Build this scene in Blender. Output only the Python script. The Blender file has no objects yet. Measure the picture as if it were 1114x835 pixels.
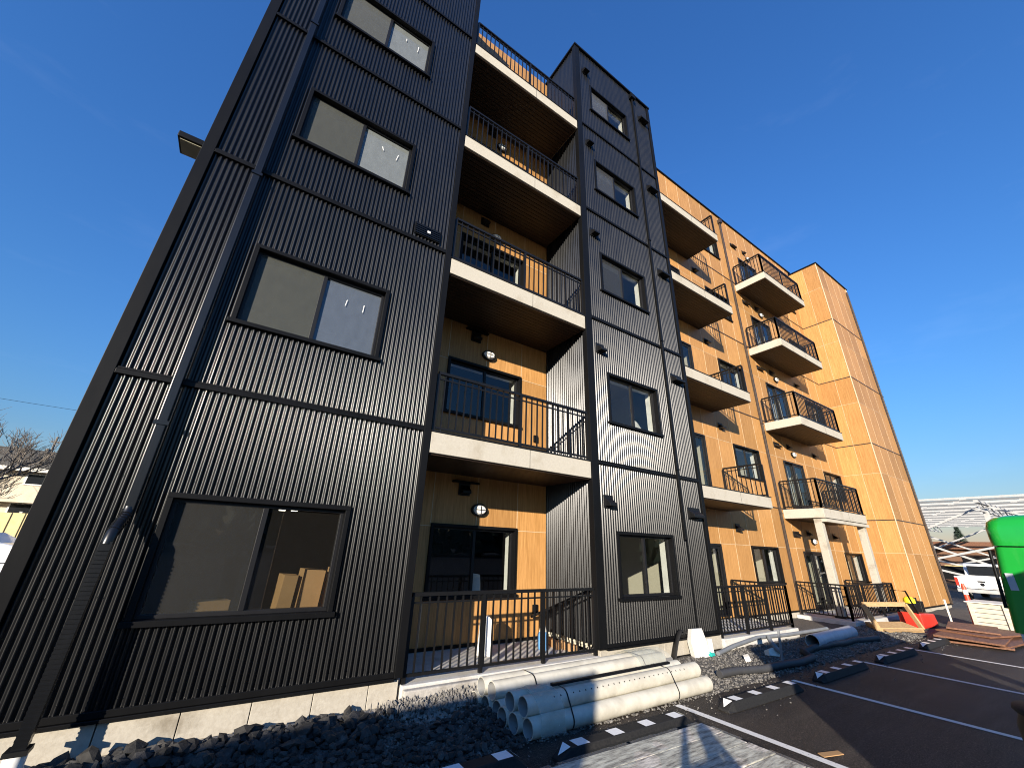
import bpy, math, random
from mathutils import Vector, Matrix, Euler, noise
random.seed(7)
S = bpy.context.scene
COL = S.collection
rad = math.radians
H = 1.72                       # eye height; heights called "z over eye" get H added

# ------------------------------------------------------------------ materials
def new_mat(name):
    m = bpy.data.materials.new(name); m.use_nodes = True
    nt = m.node_tree; b = nt.nodes['Principled BSDF']
    return m, nt, b
def N(nt, t, **k):
    n = nt.nodes.new(t)
    for a, v in k.items(): setattr(n, a, v)
    return n
def coords(nt, scale=(1, 1, 1)):
    tc = N(nt, 'ShaderNodeTexCoord'); mp = N(nt, 'ShaderNodeMapping')
    mp.inputs['Scale'].default_value = scale
    nt.links.new(tc.outputs['Object'], mp.inputs['Vector'])
    return mp.outputs['Vector']
def noise_tex(nt, scale, detail=4, rough=.55, vec=None):
    n = N(nt, 'ShaderNodeTexNoise'); n.inputs['Scale'].default_value = scale
    n.inputs['Detail'].default_value = detail; n.inputs['Roughness'].default_value = rough
    if vec is not None: nt.links.new(vec, n.inputs['Vector'])
    return n.outputs['Fac']
def ramp(nt, fac, stops):
    r = N(nt, 'ShaderNodeValToRGB'); e = r.color_ramp.elements
    while len(e) < len(stops): e.new(.5)
    for i, (p, c) in enumerate(stops):
        e[i].position = p; e[i].color = tuple(c) + (1,)
    nt.links.new(fac, r.inputs['Fac']); return r.outputs['Color']
def bump(nt, b, fac, strength, dist=.01):
    bp = N(nt, 'ShaderNodeBump'); bp.inputs['Strength'].default_value = strength
    bp.inputs['Distance'].default_value = dist
    nt.links.new(fac, bp.inputs['Height']); nt.links.new(bp.outputs['Normal'], b.inputs['Normal'])
def mixc(nt, fac, a, b, mode='MIX'):
    m = N(nt, 'ShaderNodeMix', data_type='RGBA', blend_type=mode)
    for sock, v in ((m.inputs[0], fac), (m.inputs[6], a), (m.inputs[7], b)):
        if hasattr(v, 'links') or hasattr(v, 'is_linked'): nt.links.new(v, sock)
        elif isinstance(v, (int, float)): sock.default_value = v
        else: sock.default_value = tuple(v) + (1,)
    return m.outputs[2]

def rough_mat(name, c0, c1, scale=8, rough=.8, bmp=.2, bdist=.01, spec=.4, detail=5, vscale=(1, 1, 1), p=(.3, .7), metallic=0):
    m, nt, b = new_mat(name)
    v = coords(nt, vscale); f = noise_tex(nt, scale, detail, .6, v)
    nt.links.new(ramp(nt, f, [(p[0], c0), (p[1], c1)]), b.inputs['Base Color'])
    b.inputs['Roughness'].default_value = rough; b.inputs['Specular IOR Level'].default_value = spec
    b.inputs['Metallic'].default_value = metallic
    if bmp: bump(nt, b, f, bmp, bdist)
    return m

M = {}
# dark painted sheet metal
def dark_metal(name, col, r, spec=.5):
    m, nt, b = new_mat(name)
    v = coords(nt, (1, 1, .25)); f = noise_tex(nt, 3.0, 6, .6, v)
    nt.links.new(ramp(nt, f, [(.3, tuple(c * .8 for c in col)), (.7, tuple(c * 1.2 for c in col))]), b.inputs['Base Color'])
    f2 = noise_tex(nt, 9, 4, .6, v); mr = N(nt, 'ShaderNodeMapRange')
    mr.inputs['To Min'].default_value = r - .06; mr.inputs['To Max'].default_value = r + .08
    nt.links.new(f2, mr.inputs['Value']); nt.links.new(mr.outputs['Result'], b.inputs['Roughness'])
    b.inputs['Specular IOR Level'].default_value = spec
    f3 = noise_tex(nt, 1.7, 3, .5, v); bump(nt, b, f3, .12, .03)
    return m
M['siding'] = dark_metal('dark_siding', (.0042, .0045, .0052), .30, .46)
M['trim'] = dark_metal('dark_trim', (.0055, .0056, .006), .42, .13)
M['rail'] = dark_metal('black_rail', (.007, .007, .0075), .4, .3)
M['vinyl'] = dark_metal('black_vinyl', (.008, .008, .009), .45, .3)
M['brownpipe'] = dark_metal('brown_pipe', (.045, .032, .025), .4)

# wood look panels
def panel_mat(name, a, b_, c):
    m, nt, b = new_mat(name)
    v = coords(nt, (26, 26, 1.0)); f = noise_tex(nt, 1.6, 7, .62, v)
    base = ramp(nt, f, [(.30, a), (.5, b_), (.70, c)])
    v2 = coords(nt, (90, 90, 2.5)); f2 = noise_tex(nt, 2, 3, .6, v2)
    fine = ramp(nt, f2, [(.36, (.66, .63, .58)), (.58, (1.06, 1.06, 1.06))])
    col = mixc(nt, .55, base, fine, 'MULTIPLY')
    at = N(nt, 'ShaderNodeAttribute', attribute_name='tone')
    mr = N(nt, 'ShaderNodeMapRange'); mr.inputs['To Min'].default_value = .80; mr.inputs['To Max'].default_value = 1.12
    nt.links.new(at.outputs['Fac'], mr.inputs['Value'])
    cmb = N(nt, 'ShaderNodeCombineColor')
    for k in range(3): nt.links.new(mr.outputs['Result'], cmb.inputs[k])
    col = mixc(nt, 1.0, col, cmb.outputs['Color'], 'MULTIPLY')
    nt.links.new(col, b.inputs['Base Color'])
    b.inputs['Roughness'].default_value = .5; b.inputs['Specular IOR Level'].default_value = .35
    bump(nt, b, f2, .08, .004)
    return m
M['panel'] = panel_mat('wood_panel', (.345, .172, .052), (.45, .232, .077), (.54, .290, .105))
M['seam'] = rough_mat('seam_metal', (.52, .40, .25), (.62, .49, .32), 6, .5, 0)
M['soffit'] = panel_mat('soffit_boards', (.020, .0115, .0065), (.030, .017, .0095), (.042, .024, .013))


# concrete with stains
def concrete(name, c0, c1, stain=.6):
    m, nt, b = new_mat(name)
    v = coords(nt); f = noise_tex(nt, 30, 8, .7, v)
    base = ramp(nt, f, [(.3, c0), (.7, c1)])
    f2 = noise_tex(nt, 2.3, 6, .65, v)
    st = ramp(nt, f2, [(.52, (1, 1, 1)), (.72, (stain, stain * .96, stain * .9))])
    nt.links.new(mixc(nt, 1.0, base, st, 'MULTIPLY'), b.inputs['Base Color'])
    b.inputs['Roughness'].default_value = .9; b.inputs['Specular IOR Level'].default_value = .2
    bump(nt, b, f, .35, .006)
    return m
M['concrete'] = concrete('pale_concrete', (.36, .325, .265), (.46, .425, .355), .60)
M['cream'] = concrete('cream_fascia', (.41, .375, .31), (.48, .445, .37), .82)
M['patio'] = concrete('patio_concrete', (.48, .46, .42), (.58, .56, .52), .75)
M['concrete_rough'] = concrete('rough_concrete', (.30, .28, .25), (.48, .45, .40), .55)

# asphalt
def asphalt():
    m, nt, b = new_mat('asphalt')
    v = coords(nt)
    f = noise_tex(nt, 75, 4, .8, v); g = noise_tex(nt, .9, 6, .65, v); h = noise_tex(nt, 26, 3, .7, v)
    base = ramp(nt, f, [(.38, (.009, .0075, .0065)), (.5, (.029, .024, .020)), (.64, (.13, .108, .09))])
    mid = ramp(nt, h, [(.34, (.62, .60, .58)), (.52, (1, 1, 1)), (.70, (1.75, 1.65, 1.55))])
    big = ramp(nt, g, [(.3, (.66, .65, .64)), (.5, (1, 1, 1)), (.72, (1.4, 1.32, 1.22))])
    v2 = coords(nt, (.25, 3.0, 1)); d = noise_tex(nt, 1.3, 6, .7, v2)          # dusty tyre streaks
    dust = ramp(nt, d, [(.50, (0, 0, 0)), (.74, (.03, .026, .021))])
    col = mixc(nt, 1.0, mixc(nt, 1.0, base, mid, 'MULTIPLY'), big, 'MULTIPLY')
    nt.links.new(mixc(nt, 1.0, col, dust, 'ADD'), b.inputs['Base Color'])
    b.inputs['Roughness'].default_value = .66; b.inputs['Specular IOR Level'].default_value = .3
    bump(nt, b, f, 1.0, .012)
    return m
M['asphalt'] = asphalt()
M['gravel'] = rough_mat('gravel_ground', (.035, .033, .031), (.19, .175, .155), 70, .95, .9, .02, .2, 6, p=(.3, .75))
def stone_mat(name, a, c):
    m, nt, b = new_mat(name)
    v = coords(nt); f = noise_tex(nt, 14, 6, .65, v)
    base = ramp(nt, f, [(.3, a), (.75, c)])
    at = N(nt, 'ShaderNodeAttribute', attribute_name='tone'); mr = N(nt, 'ShaderNodeMapRange')
    mr.inputs['To Min'].default_value = .55; mr.inputs['To Max'].default_value = 1.5
    nt.links.new(at.outputs['Fac'], mr.inputs['Value']); cmb = N(nt, 'ShaderNodeCombineColor')
    for k in range(3): nt.links.new(mr.outputs['Result'], cmb.inputs[k])
    nt.links.new(mixc(nt, 1.0, base, cmb.outputs['Color'], 'MULTIPLY'), b.inputs['Base Color'])
    b.inputs['Roughness'].default_value = .8; b.inputs['Specular IOR Level'].default_value = .35
    f2 = noise_tex(nt, 60, 4, .6, v); bump(nt, b, f2, .5, .01)
    return m
M['rock'] = stone_mat('dark_rock', (.018, .0175, .017), (.064, .060, .055))
M['pebble'] = stone_mat('pebble', (.07, .066, .06), (.20, .185, .165))
def paint_line():
    m, nt, b = new_mat('line_paint')
    v = coords(nt); f = noise_tex(nt, 45, 5, .7, v)
    nt.links.new(ramp(nt, f, [(.28, (.16, .15, .14)), (.42, (.72, .70, .66))]), b.inputs['Base Color'])
    b.inputs['Roughness'].default_value = .7
    return m
M['line'] = paint_line()

def glass(name, tint=.75, film=.0, filmcol=(.5, .52, .55), rough=.01, refl=.07, graze=.85):
    m = bpy.data.materials.new(name); m.use_nodes = True; nt = m.node_tree
    for n in list(nt.nodes): nt.nodes.remove(n)
    out = N(nt, 'ShaderNodeOutputMaterial')
    tr = N(nt, 'ShaderNodeBsdfTransparent'); tr.inputs['Color'].default_value = (tint * .97, tint, tint * .97, 1)
    gl = N(nt, 'ShaderNodeBsdfGlossy'); gl.inputs['Roughness'].default_value = rough
    lw = N(nt, 'ShaderNodeLayerWeight'); lw.inputs['Blend'].default_value = .5
    pw = N(nt, 'ShaderNodeMath', operation='POWER'); nt.links.new(lw.outputs['Facing'], pw.inputs[0]); pw.inputs[1].default_value = 4.0
    fr = N(nt, 'ShaderNodeMath', operation='MULTIPLY_ADD'); nt.links.new(pw.outputs[0], fr.inputs[0]); fr.inputs[1].default_value = graze; fr.inputs[2].default_value = refl
    a = tr.outputs[0]
    if film:
        df = N(nt, 'ShaderNodeBsdfDiffuse'); df.inputs['Color'].default_value = tuple(filmcol) + (1,)
        mx = N(nt, 'ShaderNodeMixShader')
        v = coords(nt, (1.2, 1, .7)); f = noise_tex(nt, 9, 5, .6, v); mr = N(nt, 'ShaderNodeMapRange')
        mr.inputs['To Min'].default_value = film * .75; mr.inputs['To Max'].default_value = film * 1.2
        nt.links.new(f, mr.inputs['Value']); nt.links.new(mr.outputs['Result'], mx.inputs[0])
        nt.links.new(a, mx.inputs[1]); nt.links.new(df.outputs[0], mx.inputs[2]); a = mx.outputs[0]
    m2 = N(nt, 'ShaderNodeMixShader'); nt.links.new(fr.outputs[0], m2.inputs[0])
    nt.links.new(a, m2.inputs[1]); nt.links.new(gl.outputs[0], m2.inputs[2])
    nt.links.new(m2.outputs[0], out.inputs['Surface'])
    return m
M['glass'] = glass('window_glass', .72)
M['film'] = glass('filmed_glass', .7, .22, (.36, .42, .50))
M['film2'] = glass('dusty_glass', .7, .42, (.36, .39, .38))
M['dust'] = glass('lightly_dusty_glass', .72, .018, (.4, .38, .34))
M['screen'] = glass('insect_screen', .8, .52, (.088, .092, .078), .6, .02)
M['screen_thin'] = glass('thin_insect_screen', .80, .09, (.09, .086, .075), .6, .02)

def plain(name, c, rough=.5, spec=.5, var=.12, metallic=0, scale=6, coat=0):
    m, nt, b = new_mat(name)
    v = coords(nt); f = noise_tex(nt, scale, 5, .6, v)
    nt.links.new(ramp(nt, f, [(.3, tuple(x * (1 - var) for x in c)), (.7, tuple(x * (1 + var) for x in c))]), b.inputs['Base Color'])
    b.inputs['Roughness'].default_value = rough; b.inputs['Specular IOR Level'].default_value = spec
    b.inputs['Metallic'].default_value = metallic
    if coat: b.inputs['Coat Weight'].default_value = coat
    return m
M['white'] = plain('white_paint', (.78, .77, .73), .45)
M['offwhite'] = plain('off_white_board', (.70, .66, .58), .8, .2)
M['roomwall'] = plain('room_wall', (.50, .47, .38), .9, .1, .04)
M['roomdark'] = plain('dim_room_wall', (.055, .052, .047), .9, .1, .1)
M['foam'] = rough_mat('white_foam', (.50, .48, .44), (.60, .58, .54), 40, .9, .3, .004, .1)
M['card'] = plain('cardboard', (.42, .25, .12), .85, .1, .1, scale=3)
M['lens'] = plain('lamp_lens', (.82, .80, .74), .25)
M['pvc'] = rough_mat('pvc_pipe', (.47, .44, .36), (.59, .56, .47), 5, .5, .03, .004, .4, p=(.35, .6))
M['pvcin'] = plain('pipe_inside', (.30, .30, .29), .7)
M['greypvc'] = plain('grey_pipe', (.42, .44, .47), .5)
M['greyshade'] = plain('shaded_grey_plastic', (.17, .18, .19), .6)  # darker copy of the pipe grey, with shade put into the colour
M['greydark'] = plain('dark_grey_hose', (.045, .045, .047), .6)
M['wrap'] = glass('plastic_wrap', .94, .26, (.72, .69, .62), .35, .04, .12)
M['rubber'] = rough_mat('black_rubber', (.010, .010, .011), (.024, .023, .022), 60, .7, .3, .004, .3)
M['reflect'] = plain('white_reflective_tape', (.85, .85, .84), .35, .5, .06, scale=30)
M['black'] = plain('black_plastic', (.005, .005, .0055), .5, .25)
M['green'] = plain('green_plastic', (.012, .30, .035), .22, .5, .05, coat=.6)
M['greendark'] = plain('dark_green_plastic', (.008, .10, .022), .3, .5, .05)
M['teal'] = plain('teal_plastic', (.02, .42, .34), .5)
M['red'] = plain('red_paint', (.62, .035, .02), .4)
M['yellow'] = plain('yellow_paint', (.80, .58, .02), .45)
M['lumber'] = rough_mat('raw_lumber', (.38, .24, .11), (.52, .35, .18), 3, .8, .1, .004, .2, vscale=(2, 12, 12))
M['formply'] = rough_mat('brown_plywood', (.10, .045, .025), (.24, .11, .06), 5, .6, .1, .004, .4, vscale=(1, 6, 6))
M['crate'] = rough_mat('weathered_crate', (.42, .38, .30), (.60, .56, .46), 5, .85, .15, .004, .2, vscale=(1, 1, 6))
M['blue'] = plain('blue_label', (.10, .26, .50), .5)
M['steel'] = plain('white_steel', (.42, .415, .40), .5)
M['darksteel'] = plain('galvanised_steel', (.16, .165, .17), .5)
M['bark'] = rough_mat('bark', (.10, .085, .07), (.22, .19, .16), 12, .9, .3)
M['conifer'] = plain('conifer_green', (.035, .06, .035), .8)
M['hill'] = rough_mat('hazy_forested_hill', (.055, .085, .12), (.075, .11, .15), .02, .95, 0)  # distance haze is mixed into the blue of the wooded slopes
M['stucco'] = rough_mat('cream_stucco', (.58, .50, .38), (.68, .60, .46), 4, .9, .1)
M['shingle'] = rough_mat('roof_shingle', (.05, .048, .046), (.11, .105, .10), 12, .9, .3)
M['fencey'] = plain('yellow_fence', (.66, .52, .24), .6)
M['vanwhite'] = plain('white_car_paint', (.80, .80, .80), .25, .5, .02, coat=.5)
M['carglass'] = plain('dark_car_glass', (.015, .017, .02), .08)
M['orangeplastic'] = plain('red_orange_plastic', (.75, .07, .03), .45)
M['terracotta'] = plain('brown_beam', (.16, .085, .05), .8)
M['container'] = plain('grey_container_paint', (.22, .24, .25), .6)
M['film_sheet'] = glass('thin_film_sheet', .97, .12, (.8, .78, .74), .3, .04, .15)
def board_mat():
    m, nt, b = new_mat('weathered_board')
    v = coords(nt, (1.2, 7, 1)); f = noise_tex(nt, 5, 8, .7, v)
    base = ramp(nt, f, [(.36, (.13, .11, .09)), (.48, (.46, .42, .36)), (.62, (.82, .76, .66))])
    nt.links.new(base, b.inputs['Base Color']); b.inputs['Roughness'].default_value = .55
    bump(nt, b, f, .5, .01); return m
M['board'] = board_mat()

# ------------------------------------------------------------------ mesh builder
class MB:
    def __init__(s): s.v = []; s.f = []; s.m = []; s.sm = []; s.t = []
    def add(s, vs, fs, mat=0, smooth=False, tone=.5):
        o = len(s.v); s.v += [tuple(p) for p in vs]
        for f in fs:
            s.f.append([i + o for i in f]); s.m.append(mat); s.sm.append(smooth); s.t.append(tone)
        return s
    def box(s, x0, x1, y0, y1, z0, z1, mat=0, tone=.5, top_inset=0):
        i = top_inset
        vs = [(x0, y0, z0), (x1, y0, z0), (x1, y1, z0), (x0, y1, z0), (x0 + i, y0 + i, z1), (x1 - i, y0 + i, z1), (x1 - i, y1 - i, z1), (x0 + i, y1 - i, z1)]
        return s.add(vs, [(3, 2, 1, 0), (4, 5, 6, 7), (0, 1, 5, 4), (1, 2, 6, 5), (2, 3, 7, 6), (3, 0, 4, 7)], mat, False, tone)
    def obox(s, mtx, sx, sy, sz, mat=0, tone=.5):      # centred box through a matrix
        vs = [mtx @ Vector((a * sx / 2, b * sy / 2, c * sz / 2)) for c in (-1, 1) for a, b in ((-1, -1), (1, -1), (1, 1), (-1, 1))]
        return s.add(vs, [(3, 2, 1, 0), (4, 5, 6, 7), (0, 1, 5, 4), (1, 2, 6, 5), (2, 3, 7, 6), (3, 0, 4, 7)], mat, False, tone)
    def bar(s, p, q, w, h=None, mat=0, up=(0, 0, 1)):
        p = Vector(p); q = Vector(q); d = (q - p); L = d.length; d.normalize()
        u = Vector(up)
        if abs(d.dot(u)) > .98: u = Vector((0, 1, 0))
        r = d.cross(u).normalized(); u = r.cross(d)
        h = h or w
        m = Matrix((d, r, u)).transposed().to_4x4(); m.translation = (p + q) / 2
        return s.obox(m, L, w, h, mat)
    def tube(s, path, r, n=10, mat=0, caps=True, smooth=True):
        path = [Vector(p) for p in path]; rs = r if isinstance(r, (list, tuple)) else [r] * len(path)
        ref = None; rings = []; vs = []
        for i, p in enumerate(path):
            d = (path[min(i + 1, len(path) - 1)] - path[max(i - 1, 0)]).normalized()
            if ref is None:
                ref = d.cross(Vector((0, 0, 1)))
                if ref.length < .01: ref = d.cross(Vector((1, 0, 0)))
            ref = (ref - d * ref.dot(d)).normalized(); b = d.cross(ref)
            vs += [p + (ref * math.cos(2 * math.pi * k / n) + b * math.sin(2 * math.pi * k / n)) * rs[i] for k in range(n)]
        fs = [(i * n + k, i * n + (k + 1) % n, (i + 1) * n + (k + 1) % n, (i + 1) * n + k) for i in range(len(path) - 1) for k in range(n)]
        s.add(vs, fs, mat, smooth)
        if caps:
            L = len(path) - 1
            s.add(vs[:n], [tuple(range(n))[::-1]], mat); s.add(vs[L * n:], [tuple(range(n))], mat)
        return s
    def prism(s, poly, axis, a, b, mat=0):             # polygon of 2-D points pushed along an axis
        def mk(p, t):
            return {'x': (t, p[0], p[1]), 'y': (p[0], t, p[1]), 'z': (p[0], p[1], t)}[axis]
        n = len(poly); vs = [mk(p, a) for p in poly] + [mk(p, b) for p in poly]
        fs = [tuple(range(n))[::-1], tuple(range(n, 2 * n))] + [(i, (i + 1) % n, n + (i + 1) % n, n + i) for i in range(n)]
        return s.add(vs, fs, mat)
    def build(s, name, mats, parent=None, bevel=0, kind=None):
        me = bpy.data.meshes.new(name); me.from_pydata(s.v, [], s.f)
        mats = mats if isinstance(mats, (list, tuple)) else [mats]
        for m in mats: me.materials.append(m)
        me.polygons.foreach_set('material_index', s.m); me.polygons.foreach_set('use_smooth', s.sm)
        at = me.attributes.new('tone', 'FLOAT', 'FACE'); at.data.foreach_set('value', s.t)
        me.update()
        o = bpy.data.objects.new(name, me); COL.objects.link(o)
        if parent:
            o.parent = parent; o.matrix_parent_inverse = Matrix.Translation(-Vector(wloc(parent)))
        if bevel:
            bm = o.modifiers.new('bevel', 'BEVEL'); bm.width = bevel; bm.segments = 2; bm.limit_method = 'ANGLE'
        if kind: o['kind'] = kind
        return o
LOC = {}
def wloc(o): return LOC.get(o.name, (0, 0, 0))
def thing(name, label, cat, loc, group=None):
    o = bpy.data.objects.new(name, None); COL.objects.link(o); o.location = loc
    o.empty_display_size = .2; LOC[o.name] = tuple(loc)
    o['label'] = label; o['category'] = cat
    if group: o['group'] = group
    return o
def tag(o, label, cat, group=None):
    o['label'] = label; o['category'] = cat
    if group: o['group'] = group
    return o
def copy_tree(o, parent=None):
    c = o.copy(); COL.objects.link(c)
    if parent: c.parent = parent
    for ch in list(o.children): copy_tree(ch, c)
    return c

# ------------------------------------------------------------------ wall builders
PITCH = .0588
def corr(mb, axis, plane, a0, a1, z0, z1, amp=.0116):
    n = max(2, int(math.ceil((a1 - a0) / PITCH * 12)))
    vs = []
    for i in range(n + 1):
        a = a0 + (a1 - a0) * i / n; y = plane + amp * math.cos(2 * math.pi * a / PITCH)
        for z in (z0, z1): vs.append((a, y, z) if axis == 'x' else (y, a, z))
    mb.add(vs, [(2 * i, 2 * i + 2, 2 * i + 3, 2 * i + 1) for i in range(n)], 0, True)
def corr_wall(mb, axis, plane, a0, a1, z0, z1, holes=()):
    sn = lambda a: round(a / (PITCH / 2)) * PITCH / 2        # cut on crests and troughs only
    holes = [(sn(h[0]), sn(h[1]), h[2] + .01, h[3] - .01) for h in holes]
    cuts = sorted({a0, a1, *[h[0] for h in holes if a0 < h[0] < a1], *[h[1] for h in holes if a0 < h[1] < a1]})
    for c0, c1 in zip(cuts, cuts[1:]):
        segs = [(z0, z1)]
        for h in holes:
            if h[0] <= c0 + 1e-6 and h[1] >= c1 - 1e-6:
                ns = []
                for s0, s1 in segs:
                    if h[2] > s0: ns.append((s0, min(s1, h[2])))
                    if h[3] < s1: ns.append((max(s0, h[3]), s1))
                segs = [q for q in ns if q[1] - q[0] > 1e-4]
        for s0, s1 in segs: corr(mb, axis, plane, c0, c1, s0, s1)
def panel_wall(mb, axis, plane, us, zs, holes=(), proud=.004, seam=.005):
    def P(u, d, z): return (u, plane - d, z) if axis == 'x' else (plane - d, u, z)
    cu = sorted({*us, *[h[0] for h in holes], *[h[1] for h in holes]}); cz = sorted({*zs, *[h[2] for h in holes], *[h[3] for h in holes]})
    cu = [u for u in cu if us[0] <= u <= us[-1]]; cz = [z for z in cz if zs[0] <= z <= zs[-1]]
    inh = lambda u, z: any(h[0] < u < h[1] and h[2] < z < h[3] for h in holes)
    tones = {}
    for u0, u1 in zip(cu, cu[1:]):
        for z0, z1 in zip(cz, cz[1:]):
            um, zm = (u0 + u1) / 2, (z0 + z1) / 2
            if inh(um, zm): continue
            key = (sum(u <= um for u in us), sum(z <= zm for z in zs))
            t = tones.setdefault(key, random.random())
            mb.add([P(u0, 0, z0), P(u1, 0, z0), P(u1, 0, z1), P(u0, 0, z1)], [(0, 1, 2, 3)], 0, False, t)
    def strip(u0, u1, z0, z1):
        vs = [P(u, d, z) for d in (-.002, proud) for u, z in ((u0, z0), (u1, z0), (u1, z1), (u0, z1))]
        mb.add(vs, [(4, 5, 6, 7), (0, 1, 5, 4), (1, 2, 6, 5), (2, 3, 7, 6), (3, 0, 4, 7)], 1)
    for u in us[1:-1]:
        for z0, z1 in zip(cz, cz[1:]):
            if not any(h[0] - .02 < u < h[1] + .02 and h[2] < (z0 + z1) / 2 < h[3] for h in holes): strip(u - seam, u + seam, z0, z1)
    for z in zs[1:-1]:
        for u0, u1 in zip(cu, cu[1:]):
            if not any(h[2] - .02 < z < h[3] + .02 and h[0] < (u0 + u1) / 2 < h[1] for h in holes): strip(u0, u1, z - seam, z + seam)

# ------------------------------------------------------------------ THE BUILDING
B = thing('apartment_building', 'five storey apartment building with black corrugated blocks, orange wood panels and balconies', 'building', (8, 6, 0))
D, R, O, BX = 5.05, 6.34, 6.42, 5.20          # facade planes: dark blocks, recess wall, orange wall, end box
FL = [.35, 3.17, 6.17, 9.15, 12.10]           # floor lines (ground first)
TOP = 15.28
STEP = [0, 2.98, 5.98, 8.96, 11.92]           # window offsets per storey
Wh = [(-.57, 1.09, .97 + s, 2.08 + s) for s in STEP]
Rh = [(5.50, 7.03, .96 + s, 2.02 + s) for s in STEP]
Ch = [(2.65, 4.31, .92 + s, 2.02 + s) for s in STEP[:4]] + [(2.65, 4.31, 12.15, 14.05)]
Lh = [(12.52, 14.05, .96 + s, 1.97 + s) for s in STEP] 
Ld = [(9.55, 10.98, .30 + (s if s else 0), 1.97 + s) for s in STEP]
Rd = [(15.72, 17.22, (.2 if not s else .27 + s), 1.90 + s) for s in STEP]
Rw = [(19.02, 20.60, .86 + s, 1.92 + s) for s in STEP]

# siding of the two dark blocks
for x0, x1, holes in ((-1.29, 1.86, Wh), (5.13, 8.12, Rh)):
    mb = MB(); corr_wall(mb, 'x', D, x0, x1, .38, TOP - .02, holes)
    for z in [f_ + dz for f_ in FL[1:] for dz in (-.10, .09, 1.0, 2.0)] + [.46, 1.2, 2.2, 14.0, 15.1]:
        k = int(x0 / PITCH) + 1
        while (k + .5) * PITCH < x1:
            xs_ = (k + .5) * PITCH
            if not any(h[0] - .05 < xs_ < h[1] + .05 and h[2] - .05 < z < h[3] + .05 for h in holes): mb.box(xs_ - .005, xs_ + .005, D - .0165, D - .0105, z - .005 + .01 * random.random(), z + .008)
            k += 3
    mb.build('corrugated_siding', M['siding'], B)
mb = MB(); corr_wall(mb, 'y', 5.0, D + .09, R, .38, TOP - .02); mb.build('corrugated_siding', M['siding'], B)
# corner trims, flashings, base channels, caps
def trim_part(name, boxes, mat='trim', bevel=.004):
    mb = MB()
    for b in boxes: mb.box(*b)
    return mb.build(name, M[mat], B, bevel)
trim_part('corner_trim', [(-1.41, -1.288, D - .035, D + .10, .34, TOP)])
trim_part('corner_trim', [(1.858, 1.955, D - .035, D + .10, .34, TOP)])
trim_part('corner_trim', [(4.965, 5.128, D - .035, D + .085, .34, TOP)])
trim_part('corner_trim', [(8.118, 8.22, D - .035, D + .10, .34, TOP)])
for x0, x1 in ((-1.286, 1.856), (5.130, 8.116)):
    for z in FL[1:]: trim_part('floor_flashing', [(x0, x1, D - .036, D - .004, z - .045, z + .005), (x0, x1, D - .026, D - .004, z + .007, z + .03)])
    trim_part('base_flashing', [(x0, x1, D - .045, D + .04, .318, .345), (x0, x1, D - .028, D + .03, .348, .40)])
for x0, x1 in ((-1.43, 1.975), (4.945, 8.24)): trim_part('parapet_cap', [(x0, x1, D - .06, D + .35, TOP + .002, TOP + .07)])
trim_part('parapet_cap', [(4.945, 5.20, D + .352, R + 3, TOP + .002, TOP + .07)])
# side walls, backs and roofs so that the place is solid
mb = MB(); mb.box(-1.40, -1.39, D + .1, 16, .34, TOP); mb.box(1.93, 1.94, D + .102, R, .34, TOP); mb.box(8.19, 8.20, D + .1, O, .34, TOP); mb.box(-1.38, 24.7, 16, 16.1, 0, TOP)
mb.build('side_wall', M['trim'], B)
mb = MB(); mb.box(-1.38, 1.92, D + .3, 16, TOP - .4, TOP - .3); mb.box(5.2, 8.18, D + .3, O + .3, TOP - .4, TOP - .3); mb.box(1.93, 24.7, 7.0, 15.9, 14.5, 14.6); mb.box(5.0, 5.1, R + .02, 9.5, 14.0, TOP)
mb.build('roof', M['shingle'], B)
# foundation blocks
mb = MB(); xs = [-1.58, -1.05, -.519, .014, .541, 1.066, 1.605, 1.93]
for a, b in zip(xs, xs[1:]): mb.box(a + .004, b - .004, D + .005, D + .3, .09, .316)
mb.build('foundation', M['concrete'], B, .004)
mb = MB(); mb.box(5.02, 6.5, D + .005, D + .3, .09, .316); mb.box(6.51, 7.35, D + .005, D + .3, .09, .316); mb.box(7.36, 8.2, D + .005, D + .3, .09, .316)
mb.build('foundation', M['concrete'], B, .004)
mb = MB(); mb.box(-3.2, 1.95, D - .075, D + .3, -.1, .088); mb.build('footing_and_shade', M['concrete'], B, .006); mb = MB(); mb.box(5.0, 8.2, D + .03, D + .3, -.1, .088)
mb.build('footing_and_shade', M['black'], B)  # black strip stands for the shade under these blocks, not concrete

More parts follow.
